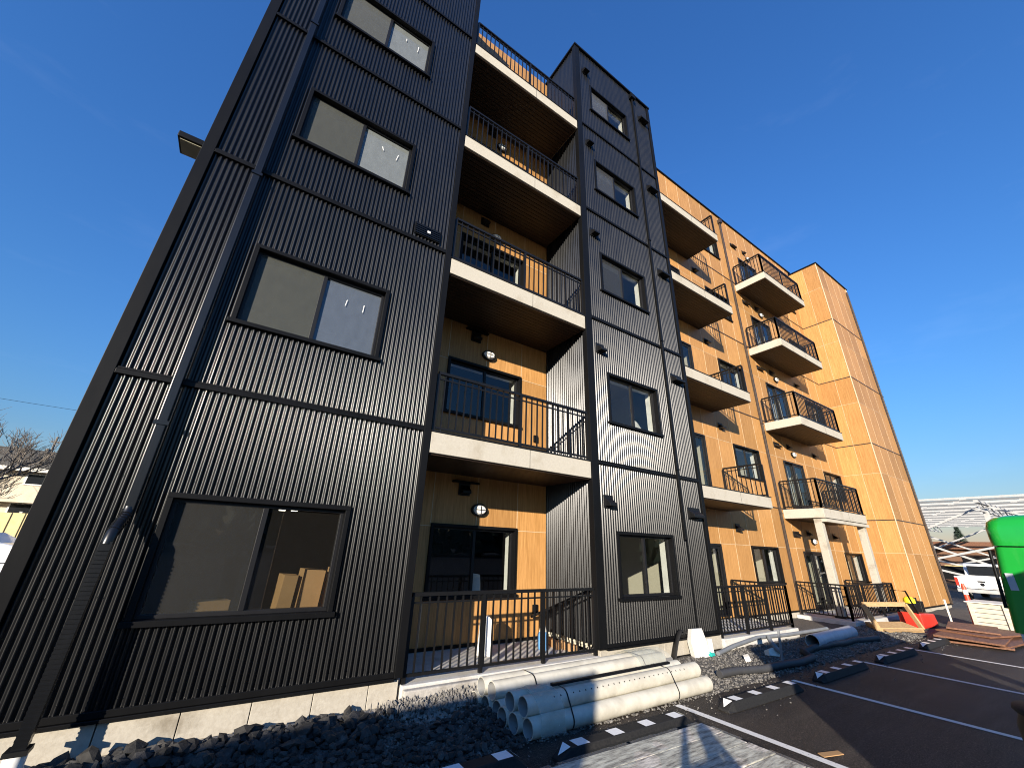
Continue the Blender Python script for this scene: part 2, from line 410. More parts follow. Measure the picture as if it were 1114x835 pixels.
# windows ------------------------------------------------------------
def window(h, Y, style, room=None, roomd=2.6, left=None, right=None, wj=False, trimw=.045, proud=.035, depth=.09):
    x0, x1, z0, z1 = h
    f = MB(); t = trimw
    # frame lining from the wall face back to the sash
    f.box(x0 - .004, x1 + .004, Y - proud, Y + depth, z1 - t, z1 + .004); f.box(x0 - .03, x1 + .03, Y - proud - .02, Y + depth, z0 - .004, z0 + t)
    f.box(x0 - .004, x0 + t, Y - proud, Y + depth, z0 + t, z1 - t); f.box(x1 - t, x1 + .004, Y - proud, Y + depth, z0 + t, z1 - t)
    w = f.build('window', M['trim'], B, .003)
    a0, a1, b0, b1 = x0 + t, x1 - t, z0 + t, z1 - t
    s = MB(); k = .035; y0, y1 = Y + depth - .045, Y + depth + .03; xm = (a0 + a1) / 2
    s.box(a0, a1, y0, y1, b0, b0 + k); s.box(a0, a1, y0, y1, b1 - k, b1)
    s.box(a0, a0 + k, y0, y1, b0 + k, b1 - k); s.box(a1 - k, a1, y0, y1, b0 + k, b1 - k); s.box(xm - .025, xm + .025, y0 - .004, y1, b0 + k, b1 - k)
    s.build('sash', M['vinyl'], w, .003)
    for q, (p0, p1) in enumerate(((a0 + k, xm - .025), (xm + .025, a1 - k))):
        g = MB(); yy = y0 + .02 if q == 0 else y0 + .03
        g.add([(p0, yy, b0 + k), (p1, yy, b0 + k), (p1, yy, b1 - k), (p0, yy, b1 - k)], [(0, 1, 2, 3)])
        g.build('pane', M[(left, right)[q] or 'glass'], w)
    if style == 'screen':
        g = MB(); yy = y0 + .006
        g.add([(a0 + k, yy, b0 + k), (xm - .025, yy, b0 + k), (xm - .025, yy, b1 - k), (a0 + k, yy, b1 - k)], [(0, 1, 2, 3)])
        g.build('insect_screen', M['screen'], w)
    if style == 'thin':
        g = MB(); yy = y0 + .006
        g.add([(a0 + k, yy, b0 + k), (xm - .025, yy, b0 + k), (xm - .025, yy, b1 - k), (a0 + k, yy, b1 - k)], [(0, 1, 2, 3)])
        g.build('insect_screen', M['screen_thin'], w)
    if wj:                                                # white inner jamb
        g = MB(); g.box(a1 - .012, a1 + .03, y1 + .002, y1 + .14, b0, b1); g.box(a0 - .03, a0 + .012, y1 + .002, y1 + .14, b0, b1)
        g.box(a0 + .013, a1 - .013, y1 + .002, y1 + .14, b0 - .03, b0 + .012); g.box(a0 + .013, a1 - .013, y1 + .002, y1 + .14, b1 - .012, b1 + .03)
        g.build('inner_jamb', M['white'], w)
    if room:
        rx0, rx1, rz0, rz1, mat = room; g = MB(); yb = y1 + .15
        fr = [(rx0, rx1, yb, yb + .02, rz0, z0 + .02), (rx0, rx1, yb, yb + .02, z1 - .02, rz1), (rx0, x0 + .02, yb, yb + .02, z0 + .02, z1 - .02), (x1 - .02, rx1, yb, yb + .02, z0 + .02, z1 - .02)]
        for b in fr: g.box(*b)
        g.box(rx0, rx1, yb + roomd, yb + roomd + .05, rz0, rz1); g.box(rx0 - .05, rx0, yb + .022, yb + roomd, rz0, rz1); g.box(rx1, rx1 + .05, yb + .022, yb + roomd, rz0, rz1)
        g.box(rx0, rx1, yb + .022, yb + roomd, rz0 - .05, rz0); g.box(rx0, rx1, yb + .022, yb + roomd, rz1, rz1 + .05)
        g.build('room', M[mat], w)
    return w
def blind(w, x0, x1, Y, z0, z1, mat='offwhite', depth=.0):
    g = MB(); n = max(2, int((x1 - x0) / .04))
    vs = []
    for i in range(n + 1):
        x = x0 + (x1 - x0) * i / n; y = Y + depth * math.sin(i * 1.9)
        vs += [(x, y, z0), (x, y, z1)]
    g.add(vs, [(2 * i, 2 * i + 2, 2 * i + 3, 2 * i + 1) for i in range(n)], 0, True)
    g.build('blind', M[mat], w)
wins_front = []
for i, h in enumerate(Wh):
    fl = FL[i] - .05
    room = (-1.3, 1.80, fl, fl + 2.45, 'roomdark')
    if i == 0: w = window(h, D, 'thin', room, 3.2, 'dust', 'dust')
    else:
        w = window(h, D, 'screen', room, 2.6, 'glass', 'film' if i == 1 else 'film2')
    wins_front.append(w)
    # two peeling sticker tabs on the upper right panes
    if i:
        g = MB(); zc = h[3] - .32
        for xx in (.52 + .06 * random.random(), .78 + .08 * random.random()):
            q = random.uniform(-.03, .03); l_ = random.uniform(.06, .16); g.add([(xx, D + .058, zc), (xx + .012, D + .058, zc + .01), (xx + .014 + q, D + .058, zc - l_), (xx + .004 + q, D + .058, zc - l_ - .01)], [(0, 1, 2, 3)])
        g.build('sticker', M['white'], w)
for i, h in enumerate(Rh):
    fl = FL[i] - .05
    w = window(h, D, 'none' if i in (0, 1) else 'thin', (5.2, 8.1, fl, fl + 2.5, 'roomwall'), 2.4, 'dust', 'glass', True)
    if i == 1:
        g = MB()                                           # crumpled white sheet on the sill inside
        vs = []; nx, nz = 12, 6
        for a in range(nx + 1):
            for b in range(nz + 1):
                u = a / nx; t = b / nz
                vs.append((5.62 + 1.3 * u, D + .38 + .05 * math.sin(9 * u + 5 * t), h[2] + .02 + t * (.22 + .12 * math.sin(7 * u + 1) + .08 * math.cos(15 * u))))
        g.add(vs, [(a * (nz + 1) + b, (a + 1) * (nz + 1) + b, (a + 1) * (nz + 1) + b + 1, a * (nz + 1) + b + 1) for a in range(nx) for b in range(nz)], 0, True)
        g.build('dust_sheet', M['white'], w)
for i, h in enumerate(Ch):
    fl = FL[i] - .05 if i else .28
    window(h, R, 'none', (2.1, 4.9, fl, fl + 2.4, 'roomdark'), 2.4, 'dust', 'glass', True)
for i in range(5):
    fl = FL[i] - .05 if i else .25
    window(Lh[i], O, 'none', (11.2, 14.5, fl, fl + 2.4, 'roomwall'), 2.4, 'dust', 'glass', True)
    window(Rw[i], O, 'none', (18.0, 20.9, fl, fl + 2.4, 'roomwall'), 2.4, 'dust', 'glass', True)

def door(h, Y, slats=True):                                # glazed balcony door
    x0, x1, z0, z1 = h; f = MB(); t = .05
    f.box(x0, x1, Y - .03, Y + .1, z1 - t, z1 + .003); f.box(x0, x0 + t, Y - .03, Y + .1, z0, z1 - t); f.box(x1 - t, x1, Y - .03, Y + .1, z0, z1 - t); f.box(x0 + t, x1 - t, Y - .04, Y + .1, z0, z0 + .04)
    d = f.build('door', M['vinyl'], B, .003)
    xm = (x0 + x1) / 2; k = .07; s = MB()
    for a, b in ((x0 + t, xm + .02), (xm - .02, x1 - t)):
        y = Y + (.0 if a > xm - .1 else .045)
        s.box(a, a + k, y, y + .04, z0 + .04, z1 - t); s.box(b - k, b, y, y + .04, z0 + .04, z1 - t); s.box(a + k, b - k, y, y + .04, z0 + .04, z0 + .14); s.box(a + k, b - k, y, y + .04, z1 - t - k, z1 - t)
    s.build('door_frame', M['vinyl'], d, .003)
    for a, b, y in ((x0 + t + k, xm + .02 - k, Y + .06), (xm - .02 + k, x1 - t - k, Y + .018)):
        g = MB(); g.add([(a, y, z0 + .14), (b, y, z0 + .14), (b, y, z1 - t - k), (a, y, z1 - t - k)], [(0, 1, 2, 3)]); g.build('pane', M['glass'], d)
    g = MB(); g.bar((xm + .03, Y - .03, z0 + .95), (xm + .03, Y - .03, z0 + 1.2), .025, .02); g.build('handle', M['black'], d)
    # vertical blinds hanging inside
    if slats:
        g = MB(); x = x0 + .15; j = 0
        while x < x1 - .12:
            if (j * 37) % 10 < 6: g.obox(Matrix.Translation((x, Y + .22, (z0 + z1) / 2 + .03)) @ Matrix.Rotation(rad(38), 4, 'Z'), .085, .004, z1 - z0 - .25)
            x += .09; j += 1
        g.build('blind', M['white'], d)
    g = MB(); yb = Y + .34; rx0, rx1 = x0 - .2, x1 + .2
    g.box(rx0, rx1, yb + 2, yb + 2.05, z0, z1 + .2); g.box(rx0 - .05, rx0, Y + .11, yb + 2, z0, z1 + .2); g.box(rx1, rx1 + .05, Y + .11, yb + 2, z0, z1 + .2); g.box(rx0, rx1, Y + .11, yb + 2, z0 - .05, z0 - .002); g.box(rx0, rx1, Y + .11, yb + 2, z1 + .2, z1 + .25)
    g.build('room', M['roomwall'], d)
    return d
for i in range(5): door(Ld[i], O, i % 2 == 1); door(Rd[i], O)

# orange cladding
ZS = [.30]
for i, s in enumerate(STEP): ZS += [1.98 + s] + ([FL[i + 1]] if i < 4 else [])
mb = MB(); panel_wall(mb, 'x', R, [1.94, 2.64, 3.47, 4.32, 4.99], ZS[:-1] + [14.05, TOP - .05], Ch); mb.build('panel_cladding', [M['panel'], M['seam']], B)
us = [8.2, 8.85, 9.52, 10.26, 10.99, 11.72, 12.48, 13.29, 14.09, 14.62, 15.30, 16.0, 16.75, 17.5, 18.25, 19.0, 19.8, 20.62, 21.12]
mb = MB(); panel_wall(mb, 'x', O, us, [.26] + ZS[1:] + [15.50], Lh + Ld + Rd + Rw); mb.build('panel_cladding', [M['panel'], M['seam']], B)
zb = [.22]
for i in range(5): zb += [(1.98 + STEP[i])] + ([FL[i + 1]] if i < 4 else [])
mb = MB(); panel_wall(mb, 'x', BX, [21.1, 21.95, 22.85, 23.7, 24.72], zb + [15.28], []); mb.build('panel_cladding', [M['panel'], M['seam']], B)
mb = MB(); panel_wall(mb, 'y', 21.1, [BX, 5.80, O], zb + [15.28], []); mb.build('panel_cladding', [M['panel'], M['seam']], B)
mb = MB(); mb.box(21.085, 21.115, BX - .015, BX + .015, .2, 15.28); mb.box(24.76, 24.86, BX - .02, BX + .06, .2, 15.28); mb.build('corner_trim', M['seam'], B)
mb = MB(); mb.box(24.72, 24.76, BX - .002, BX + .05, .2, 15.28); mb.box(24.84, 24.86, BX + .062, 15.9, 0, 15.2); mb.build('side_wall', M['panel'], B)
for z in FL[1:]:                                           # dark joint lines between storeys
    for bx in ((8.22, 21.08, O - .018, O - .001), (21.12, 24.71, BX - .018, BX - .001)):
        trim_part('floor_flashing', [(bx[0], bx[1], bx[2], bx[3], z - .016, z + .016)], 'brownpipe', 0)
    trim_part('floor_flashing', [(21.082, 21.098, BX + .02, O - .02, z - .016, z + .016)], 'brownpipe', 0)
trim_part('parapet_cap', [(8.2, 21.3, O - .05, O + .35, 15.50, 15.56)]); trim_part('parapet_cap', [(21.05, 24.9, BX - .05, BX + .3, 15.282, 15.34), (21.05, 21.35, BX + .302, O + 2, 15.282, 15.34)])
trim_part('base_flashing', [(1.96, 4.98, R - .03, R + .02, .27, .31)]); trim_part('base_flashing', [(11.2, 15.6, O - .03, O + .02, .22, .255), (18.2, 21.06, O - .03, O + .02, .20, .255), (21.06, 24.8, BX - .03, BX + .02, .17, .215)])
mb = MB(); mb.box(8.25, 21.05, O + .01, O + .3, -.1, .218); mb.build('foundation', M['concrete'], B); mb = MB(); mb.box(21.13, 24.75, BX + .01, BX + .3, -.1, .168); mb.build('foundation', M['concrete'], B)

# balconies ----------------------------------------------------------
def railing(path, z, h, parent, name='railing', post_every=1.6, ends=(True, True), top=.05, post=.045):
    mb = MB()
    for (x0, y0), (x1, y1) in zip(path, path[1:]):
        L = math.hypot(x1 - x0, y1 - y0); P = lambda t: (x0 + (x1 - x0) * t, y0 + (y1 - y0) * t)
        mb.bar((x0, y0, z + h), (x1, y1, z + h), top, .04); mb.bar((x0, y0, z + .075), (x1, y1, z + .075), .03, .03); mb.bar((x0, y0, z + h - .09), (x1, y1, z + h - .09), .022, .02)
        n = max(1, round(L / .115))
        for i in range(1, n):
            x, y = P(i / n); mb.box(x - .0095, x + .0095, y - .0095, y + .0095, z + .076, z + h - .02)
        k = max(1, round(L / post_every))
        for i in range(k + 1):
            x, y = P(i / k); mb.box(x - post / 2, x + post / 2, y - post / 2, y + post / 2, z + .001, z + h - .021)
    return mb.build(name, M['rail'], parent)
def balcony(x0, x1, yf, yb, zt, thick, path, drop=0):
    mb = MB(); mb.box(x0, x1, yf, yb, zt - thick, zt); b = mb.build('balcony', M['cream'], B, .008)
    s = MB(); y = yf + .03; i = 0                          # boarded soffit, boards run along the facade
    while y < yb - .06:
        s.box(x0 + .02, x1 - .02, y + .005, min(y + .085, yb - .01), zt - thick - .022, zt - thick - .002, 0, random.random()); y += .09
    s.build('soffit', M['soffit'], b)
    j = MB(); xj = x0 + (x1 - x0) * .56; j.box(xj - .003, xj + .003, yf - .002, yf + .02, zt - thick, zt - .001); j.build('joint', M['rail'], b)
    e = MB(); e.box(x0 - .012, x1 + .012, yf - .014, yf + .03, zt + .001, zt + .018); e.build('drip_edge', M['rail'], b)
    railing(path, zt, .90, b)
    return b
ZB = [3.14, 6.09, 9.05, 11.99]
for z in ZB:
    balcony(1.97, 4.955, D - .02, R - .005, z, .29, [(2.0, D + .03), (4.94, D + .03)])
    balcony(8.24, 11.65, 5.23, O - .005, z, .27, [(11.60, 5.28), (11.60, O - .06)])
    balcony(14.92, 18.32, 5.28, O - .005, z, .28, [(14.97, O - .06), (14.97, 5.33), (18.27, 5.33), (18.27, O - .06)])
mb = MB(); mb.box(14.90, 18.34, 5.26, 5.40, ZB[0] - .40, ZB[0] - .305); mb.build('beam', M['cream'], B, .006)
for x, y in ((15.0, 5.50), (18.1, 5.42)):
    mb = MB(); mb.box(x - .1, x + .1, y - .1, y + .1, .15, ZB[0] - .306); c = mb.build('column', M['concrete'], B, .01)
    mb = MB(); mb.box(x - .13, x + .13, y - .13, y + .13, .12, .22); mb.build('column_base', M['rail'], c)

# patios
mb = MB(); mb.box(1.96, 4.99, 5.02, R, -.1, .26); mb.build('patio', M['patio'], B, .01)
mb = MB(); mb.box(8.24, 11.22, 5.02, O, -.1, .235); mb.build('patio', M['patio'], B, .01)
mb = MB(); mb.box(14.4, 18.4, 5.0, O, -.1, .16); mb.build('patio', M['patio'], B, .01)
mb = MB(); mb.box(1.96, 2.9, 4.93, 5.015, -.1, .235); mb.box(2.9, 4.98, 4.95, 5.015, -.1, .19); mb.build('patio_kerb', M['concrete_rough'], B, .015)
railing([(1.99, D + .04), (4.95, D + .04)], .26, .885, B, 'patio_railing', 1.0)
railing([(8.30, 5.10), (11.15, 5.10), (11.15, O - .05)], .235, .87, B, 'patio_railing', .95)
railing([(14.6, O - .08), (14.6, 5.12), (15.55, 5.12)], .16, .87, B, 'patio_railing', 1.0); railing([(15.8, 5.12), (18.3, 5.12), (18.3, O - .06)], .16, .87, B, 'patio_railing', 1.2)
mb = MB(); mb.bar((4.92, D + .1, 1.12), (4.60, R - .1, .62), .035); mb.build('handrail', M['rail'], B)

# rain pipes
def ribbed_box_pipe(path, w, d, mat, ribs=0):
    mb = MB()
    for p, q in zip(path, path[1:]): mb.bar(p, q, w, d, 0, (0, -1, 0))
    return mb
def downspout(path, w, d, mat, straps, bevel=.006):
    o = ribbed_box_pipe(path, w, d, mat).build('downspout', M[mat], B, bevel)
    for z, y, x in straps:
        g = MB(); g.box(x - w / 2 - .02, x + w / 2 + .02, y - d / 2 - .012, y - d / 2 + .01, z - .02, z + .02); g.build('bracket', M[mat], o)
    return o
ds = downspout([(-.80, D - .085, TOP - .3), (-.80, D - .085, 1.90)], .078, .07, 'siding', [(2.7, D - .085, -.80), (6.0, D - .085, -.80), (9.3, D - .085, -.80)])
g = MB()                                                   # crimped elbow, from the wall out over the footing
g.tube([(-.80, D - .085, 1.92), (-.80, D - .10, 1.85), (-.815, D - .20, 1.76), (-.82, D - .255, 1.70), (-.825, D - .26, 1.62)], .044, 10)
for k in range(7): t = k / 6; g.tube([(-.80 - .02 * t, D - .10 - .13 * t, 1.85 - .13 * t), (-.802 - .02 * t, D - .11 - .13 * t, 1.842 - .13 * t)], .049, 10)
g.build('elbow', M['siding'], ds)
g = MB(); g.bar((-.825, D - .26, 1.64), (-.86, D - .27, .26), .076, .07, 0, (0, -1, 0))
for k in range(40): z = .32 + k * .032; x = -.86 + .035 * (z - .26) / 1.38; g.box(x - .0395, x + .0395, D - .3065, D - .230, z, z + .014)
g.build('lower_pipe', M['siding'], ds)
g = MB(); g.box(-.925, -.80, D - .335, D - .21, .275, .305); g.build('collar', M['black'], ds)
g = MB(); g.tube([(-.865, D - .275, -.05), (-.863, D - .275, .274)], .060, 20); g.build('drain_riser', M['white'], ds)
o = downspout([(7.36, D - .055, TOP - .25), (7.36, D - .055, 1.95)], .05, .05, 'trim', [(3.3, D - .055, 7.36), (6.3, D - .055, 7.36), (9.3, D - .055, 7.36)])
g = MB(); g.box(7.27, 7.45, D - .13, D - .016, TOP - .30, TOP - .12); g.build('rain_head', M['trim'], o)
g = MB(); g.box(7.45, 7.464, D - .022, D - .008, .42, TOP - .05); g.build('vertical_joint', M['trim'], B)
o = downspout([(14.62, O - .055, 15.2), (14.62, O - .055, .15)], .075, .06, 'brownpipe', [(3.0, O - .055, 14.62), (6.0, O - .055, 14.62), (9.0, O - .055, 14.62), (12.0, O - .055, 14.62)])
g = MB(); g.box(14.54, 14.70, O - .14, O - .002, 15.1, 15.28); g.build('rain_head', M['brownpipe'], o)
o = downspout([(24.60, BX - .06, 15.0), (24.60, BX - .06, .2)], .08, .06, 'brownpipe', [(3.0, BX - .06, 24.6), (9.0, BX - .06, 24.6)])

# vents, lamps, outlets
def hood(x, Y, z, w, hgt, d):
    g = MB(); g.prism([(Y - .012, z + hgt / 2), (Y - d, z - hgt * .2), (Y - d, z - hgt / 2), (Y - .012, z - hgt / 2)], 'x', x - w / 2, x + w / 2)
    g.box(x - w / 2 - .03, x + w / 2 + .03, Y - .024, Y - .012, z - hgt / 2 - .03, z + hgt / 2 + .04)
    return g.build('vent_hood', M['rail'], B, .004)
for i, s in enumerate(STEP):
    hood(5.34, D, 2.49 + s * 1.0, .17, .15, .14); hood(7.80, D, 2.46 + s, .34, .16, .15)
    hood(15.48, O, 2.40 + s, .36, .12, .12)
    hood(16.36, O, 2.47 + s, .14, .13, .13)
    if i < 4: hood(11.96, O, 2.42 + s, .17, .15, .15); hood(18.47, O, 2.45 + s, .16, .14, .14); hood(3.19, R, 2.60 + s, .16, .15, .14)
def wall_light(x, Y, z, lensmat='lens'):
    def oval(rx, rz, y0, y1, mb, n=20, shrink=1.0):
        vs = [(x + rx * math.cos(2 * math.pi * k / n), y0, z + rz * math.sin(2 * math.pi * k / n)) for k in range(n)] + [(x + shrink * rx * math.cos(2 * math.pi * k / n), y1, z + shrink * rz * math.sin(2 * math.pi * k / n)) for k in range(n)]
        mb.add(vs, [tuple(range(n, 2 * n))] + [(k, (k + 1) % n, n + (k + 1) % n, n + k) for k in range(n)], 0, False)
    g = MB(); oval(.15, .105, Y, Y - .06, g); o = g.build('wall_light', M['rail'], B, .006)
    g = MB(); oval(.125, .082, Y - .061, Y - .10, g, shrink=.75); g.build('lens', M['lens'], o, .006)
    g = MB(); g.box(x - .006, x + .006, Y - .108, Y - .10, z - .062, z + .062); g.box(x - .095, x + .095, Y - .107, Y - .101, z - .005, z + .005); g.build('lens_guard', M['rail'], o)
for i, s in enumerate(STEP):
    wall_light(3.50, R, 2.28 + s) if i < 4 else None
    wall_light(16.63, O, 2.22 + s)
trim_part('door_hood', [(2.95, 3.45, R - .09, R - .002, 2.70, 2.73)]); trim_part('door_hood', [(2.95, 3.45, R - .09, R - .002, 5.70, 5.73)])
for x, z in ((4.74, .72), (4.71, 3.75)):
    trim_part('outlet_cover', [(x - .05, x + .05, R - .04, R - .001, z - .07, z + .07)], 'trim', .006)
g = MB(); g.box(1.29, 1.735, D - .03, D - .013, 6.26, 6.49); o = g.build('louver_vent', M['trim'], B, .004)
g = MB()
for k in range(5): g.box(1.31, 1.715, D - .045, D - .031, 6.28 + k * .04, 6.30 + k * .04)
g.build('louver', M['siding'], o); g = MB(); g.box(1.50, 1.55, D - .05, D - .046, 6.35, 6.39); g.build('label_plate', M['white'], o)
# shoebox flood light on the far side wall
g = MB(); g.box(-1.75, -1.46, 5.30, 5.62, 6.38, 6.47); fl_ = g.build('flood_light', M['trim'], B, .012)
g = MB(); g.box(-1.72, -1.49, 5.33, 5.59, 6.365, 6.379); g.build('lens', plain('led_panel', (.30, .28, .20), .3), fl_)
g = MB(); g.box(-1.47, -1.40, 5.42, 5.50, 6.40, 6.46); g.build('bracket', M['trim'], fl_)

# ------------------------------------------------------------------ GROUND
mb = MB(); G = 1500
mb.add([(-G, -G, 0), (G, -G, 0), (G, G, 0), (-G, G, 0)], [(0, 1, 2, 3)]); mb.build('ground', M['asphalt'], kind='structure')
for i, x in enumerate((-.1, 2.5, 5.02, 7.57, 10.1, 12.57)):
    mb = MB(); y1 = (3.5, 3.5, 3.80, 3.62, 3.55, 3.5)[i]
    mb.add([(x - .05, -2.2, .004), (x + .05, -2.2, .004), (x + .05, y1, .004), (x - .05, y1, .004)], [(0, 1, 2, 3)])
    mb.build('parking_line', M['line'], kind='structure')
# gravel strip beside the building
def gz(x, y):
    e = 3.83 + .05 * math.sin(x * 1.7) + .03 * math.sin(x * 5.1)
    t = max(0, min(1, (y - e) / 1.0))
    return .006 + .055 * t * t + .035 * noise.noise(Vector((x * 1.6, y * 1.6, 0))) * min(1, (y - e) * 4 if y > e else 0) + .02 * noise.noise(Vector((x * 6, y * 6, 3))) * t
mb = MB(); nx, ny = 330, 26; x0, x1 = -4.5, 29.0
vs = []
for i in range(nx + 1):
    x = x0 + (x1 - x0) * i / nx; e = 3.83 + .05 * math.sin(x * 1.7) + .03 * math.sin(x * 5.1); yb = 5.25 if x < 8 else 6.5
    for j in range(ny + 1):
        y = e + (yb - e) * j / ny; vs.append((x, y, gz(x, y) if j else -.01))
mb.add(vs, [(i * (ny + 1) + j, (i + 1) * (ny + 1) + j, (i + 1) * (ny + 1) + j + 1, i * (ny + 1) + j + 1) for i in range(nx) for j in range(ny)], 0, True)
mb.build('gravel_bed', M['gravel'], kind='structure')
# stones
def blob(r, n=0):
    t = (1 + 5 ** .5) / 2
    vs = [Vector(p).normalized() for p in ((-1, t, 0), (1, t, 0), (-1, -t, 0), (1, -t, 0), (0, -1, t), (0, 1, t), (0, -1, -t), (0, 1, -t), (t, 0, -1), (t, 0, 1), (-t, 0, -1), (-t, 0, 1))]
    fs = [(0, 11, 5), (0, 5, 1), (0, 1, 7), (0, 7, 10), (0, 10, 11), (1, 5, 9), (5, 11, 4), (11, 10, 2), (10, 7, 6), (7, 1, 8), (3, 9, 4), (3, 4, 2), (3, 2, 6), (3, 6, 8), (3, 8, 9), (4, 9, 5), (2, 4, 11), (6, 2, 10), (8, 6, 7), (9, 8, 1)]
    sx, sy, sz = r * random.uniform(.8, 1.5), r * random.uniform(.7, 1.1), r * random.uniform(.45, .85)
    rot = Euler((random.uniform(-.5, .5), random.uniform(-.5, .5), random.uniform(0, 6.3))).to_matrix()
    return [rot @ Vector((v.x * sx * random.uniform(.6, 1.3), v.y * sy * random.uniform(.6, 1.3), v.z * sz * random.uniform(.75, 1.2))) for v in vs], fs
mb = MB()
for _ in range(2600):
    x = random.uniform(-3.6, 2.75); y = random.uniform(3.75, 4.97)
    if x > 1.7 and y > 4.55 and random.random() < .8: continue
    r = random.choice((.025, .03, .035, .045, .055)) * (1.15 if y > 4.5 and x < 1.6 else .8)
    vs, fs = blob(r); z = gz(x, y) + r * random.uniform(.1, .7) + (random.random() ** 2) * .05
    mb.add([v + Vector((x, y, z)) for v in vs], fs, 0, False, random.random())
for _ in range(120):                                       # bigger rocks banked against the footing
    x = random.uniform(-1.6, 1.75); y = random.uniform(4.70, 4.94); r = random.uniform(.045, .085)
    vs, fs = blob(r); z = gz(x, y) + r * random.uniform(.3, .9)
    mb.add([v + Vector((x, y, z)) for v in vs], fs, 0, False, random.random())
mb.build('rock_bed', M['rock'], kind='stuff')
mb = MB()
for _ in range(11000):
    x = 1.6 + 13.5 * random.random() ** 1.4; y = random.uniform(3.80, 4.98) if x < 8.2 else random.uniform(3.8, 5.0)
    r = random.uniform(.006, .017) * (1 + .04 * x)
    vs, fs = blob(r); z = gz(x, y) + r * .3
    mb.add([v + Vector((x, y, z)) for v in vs], fs, 0, False, random.random())
for _ in range(900):                                       # paler rubble heaped at the patio kerb
    x = random.gauss(2.35, .30); y = 4.94 - abs(random.gauss(0, .16))
    r = random.uniform(.010, .03); vs, fs = blob(r)
    mb.add([v + Vector((x, y, gz(x, y) + max(0, .13 - (4.94 - y) * .4) * random.random() + r * .3)) for v in vs], fs, 0, False, random.uniform(.7, 1.9))
for _ in range(700):                                       # grit strayed onto the asphalt
    x = random.uniform(2.3, 15); y = 3.84 - abs(random.gauss(0, .35)); r = random.uniform(.003, .009) * (1 + .05 * x)
    vs, fs = blob(r); mb.add([v + Vector((x, y, .003 + r * .3)) for v in vs], fs, 0, False, random.uniform(.4, 1.2))
mb.build('loose_gravel', M['pebble'], kind='stuff')

# ------------------------------------------------------------------ WHEEL STOPS
def wheel_stop(name):
    g = MB(); n = 1.83; w, h = .19, .095
    prof = [(-w / 2, 0), (w / 2, 0), (w / 2 - .03, h), (-w / 2 + .03, h)]
    vs = []
    for x, sh in ((0, .05), (.12, 1), (n - .12, 1), (n, .05)):
        for (y, z) in prof: vs.append((x, y * (.85 if sh < 1 else 1), z * (1 if sh == 1 else .25)))
    fs = [(0, 1, 2, 3)[::-1], (12, 13, 14, 15)] + [(4 * i + k, 4 * i + (k + 1) % 4, 4 * i + 4 + (k + 1) % 4, 4 * i + 4 + k) for i in range(3) for k in range(4)]
    g.add(vs, fs); return g.build(name, M['rubber'], None, .006)
def stop_patches(par):
    for k in range(6):
        g = MB(); w, h = .19, .095; e = .003
        if k in (0, 5):
            xa, xb = (.015, .115) if k == 0 else (1.83 - .015, 1.83 - .115)
            za, zb_ = .025 + .075 * (.015 / .12), .025 + .075 * (.115 / .12)
            g.add([(xa, 0, za + e + .004), (xb, -.055, zb_ + e + .003), (xb, .055, zb_ + e + .003)], [(0, 1, 2)])
        else:
            xc = .27 + (k - 1) * .45; a = .075
            g.add([(xc - a, -.060, h + e), (xc + a, -.060, h + e), (xc + a, .060, h + e), (xc - a, .060, h + e)], [(0, 1, 2, 3)])
        g.build('reflective_patch', M['reflect'], par)
ws = wheel_stop('wheel_stop'); stop_patches(ws)
labs = ['black rubber wheel stop with white patches at the bottom edge, left of the pipe ends',
        'black rubber wheel stop with white patches alongside the front pipe bundle',
        'black rubber wheel stop with bright white patches beside the sunlit gravel right of the pipes',
        'black rubber wheel stop in blue shade in front of the bent grey hose',
        'black rubber wheel stop in blue shade, second farthest, left of the small lit gravel patch',
        'farthest black rubber wheel stop, its white patches sunlit, beside the brown plywood pile']
for i, (x, y) in enumerate(((.71, 3.53), (2.82, 3.425), (5.33, 3.39), (7.83, 3.39), (10.29, 3.37), (12.80, 3.36))):
    o = ws if i == 0 else copy_tree(ws)
    o.location = (x, y, .006); o.rotation_euler = (0, 0, rad((.3, -.8, -.6, .4, -.5, .3)[i]))
    tag(o, labs[i], 'wheel stop', 'wheel stops at the parking bays')

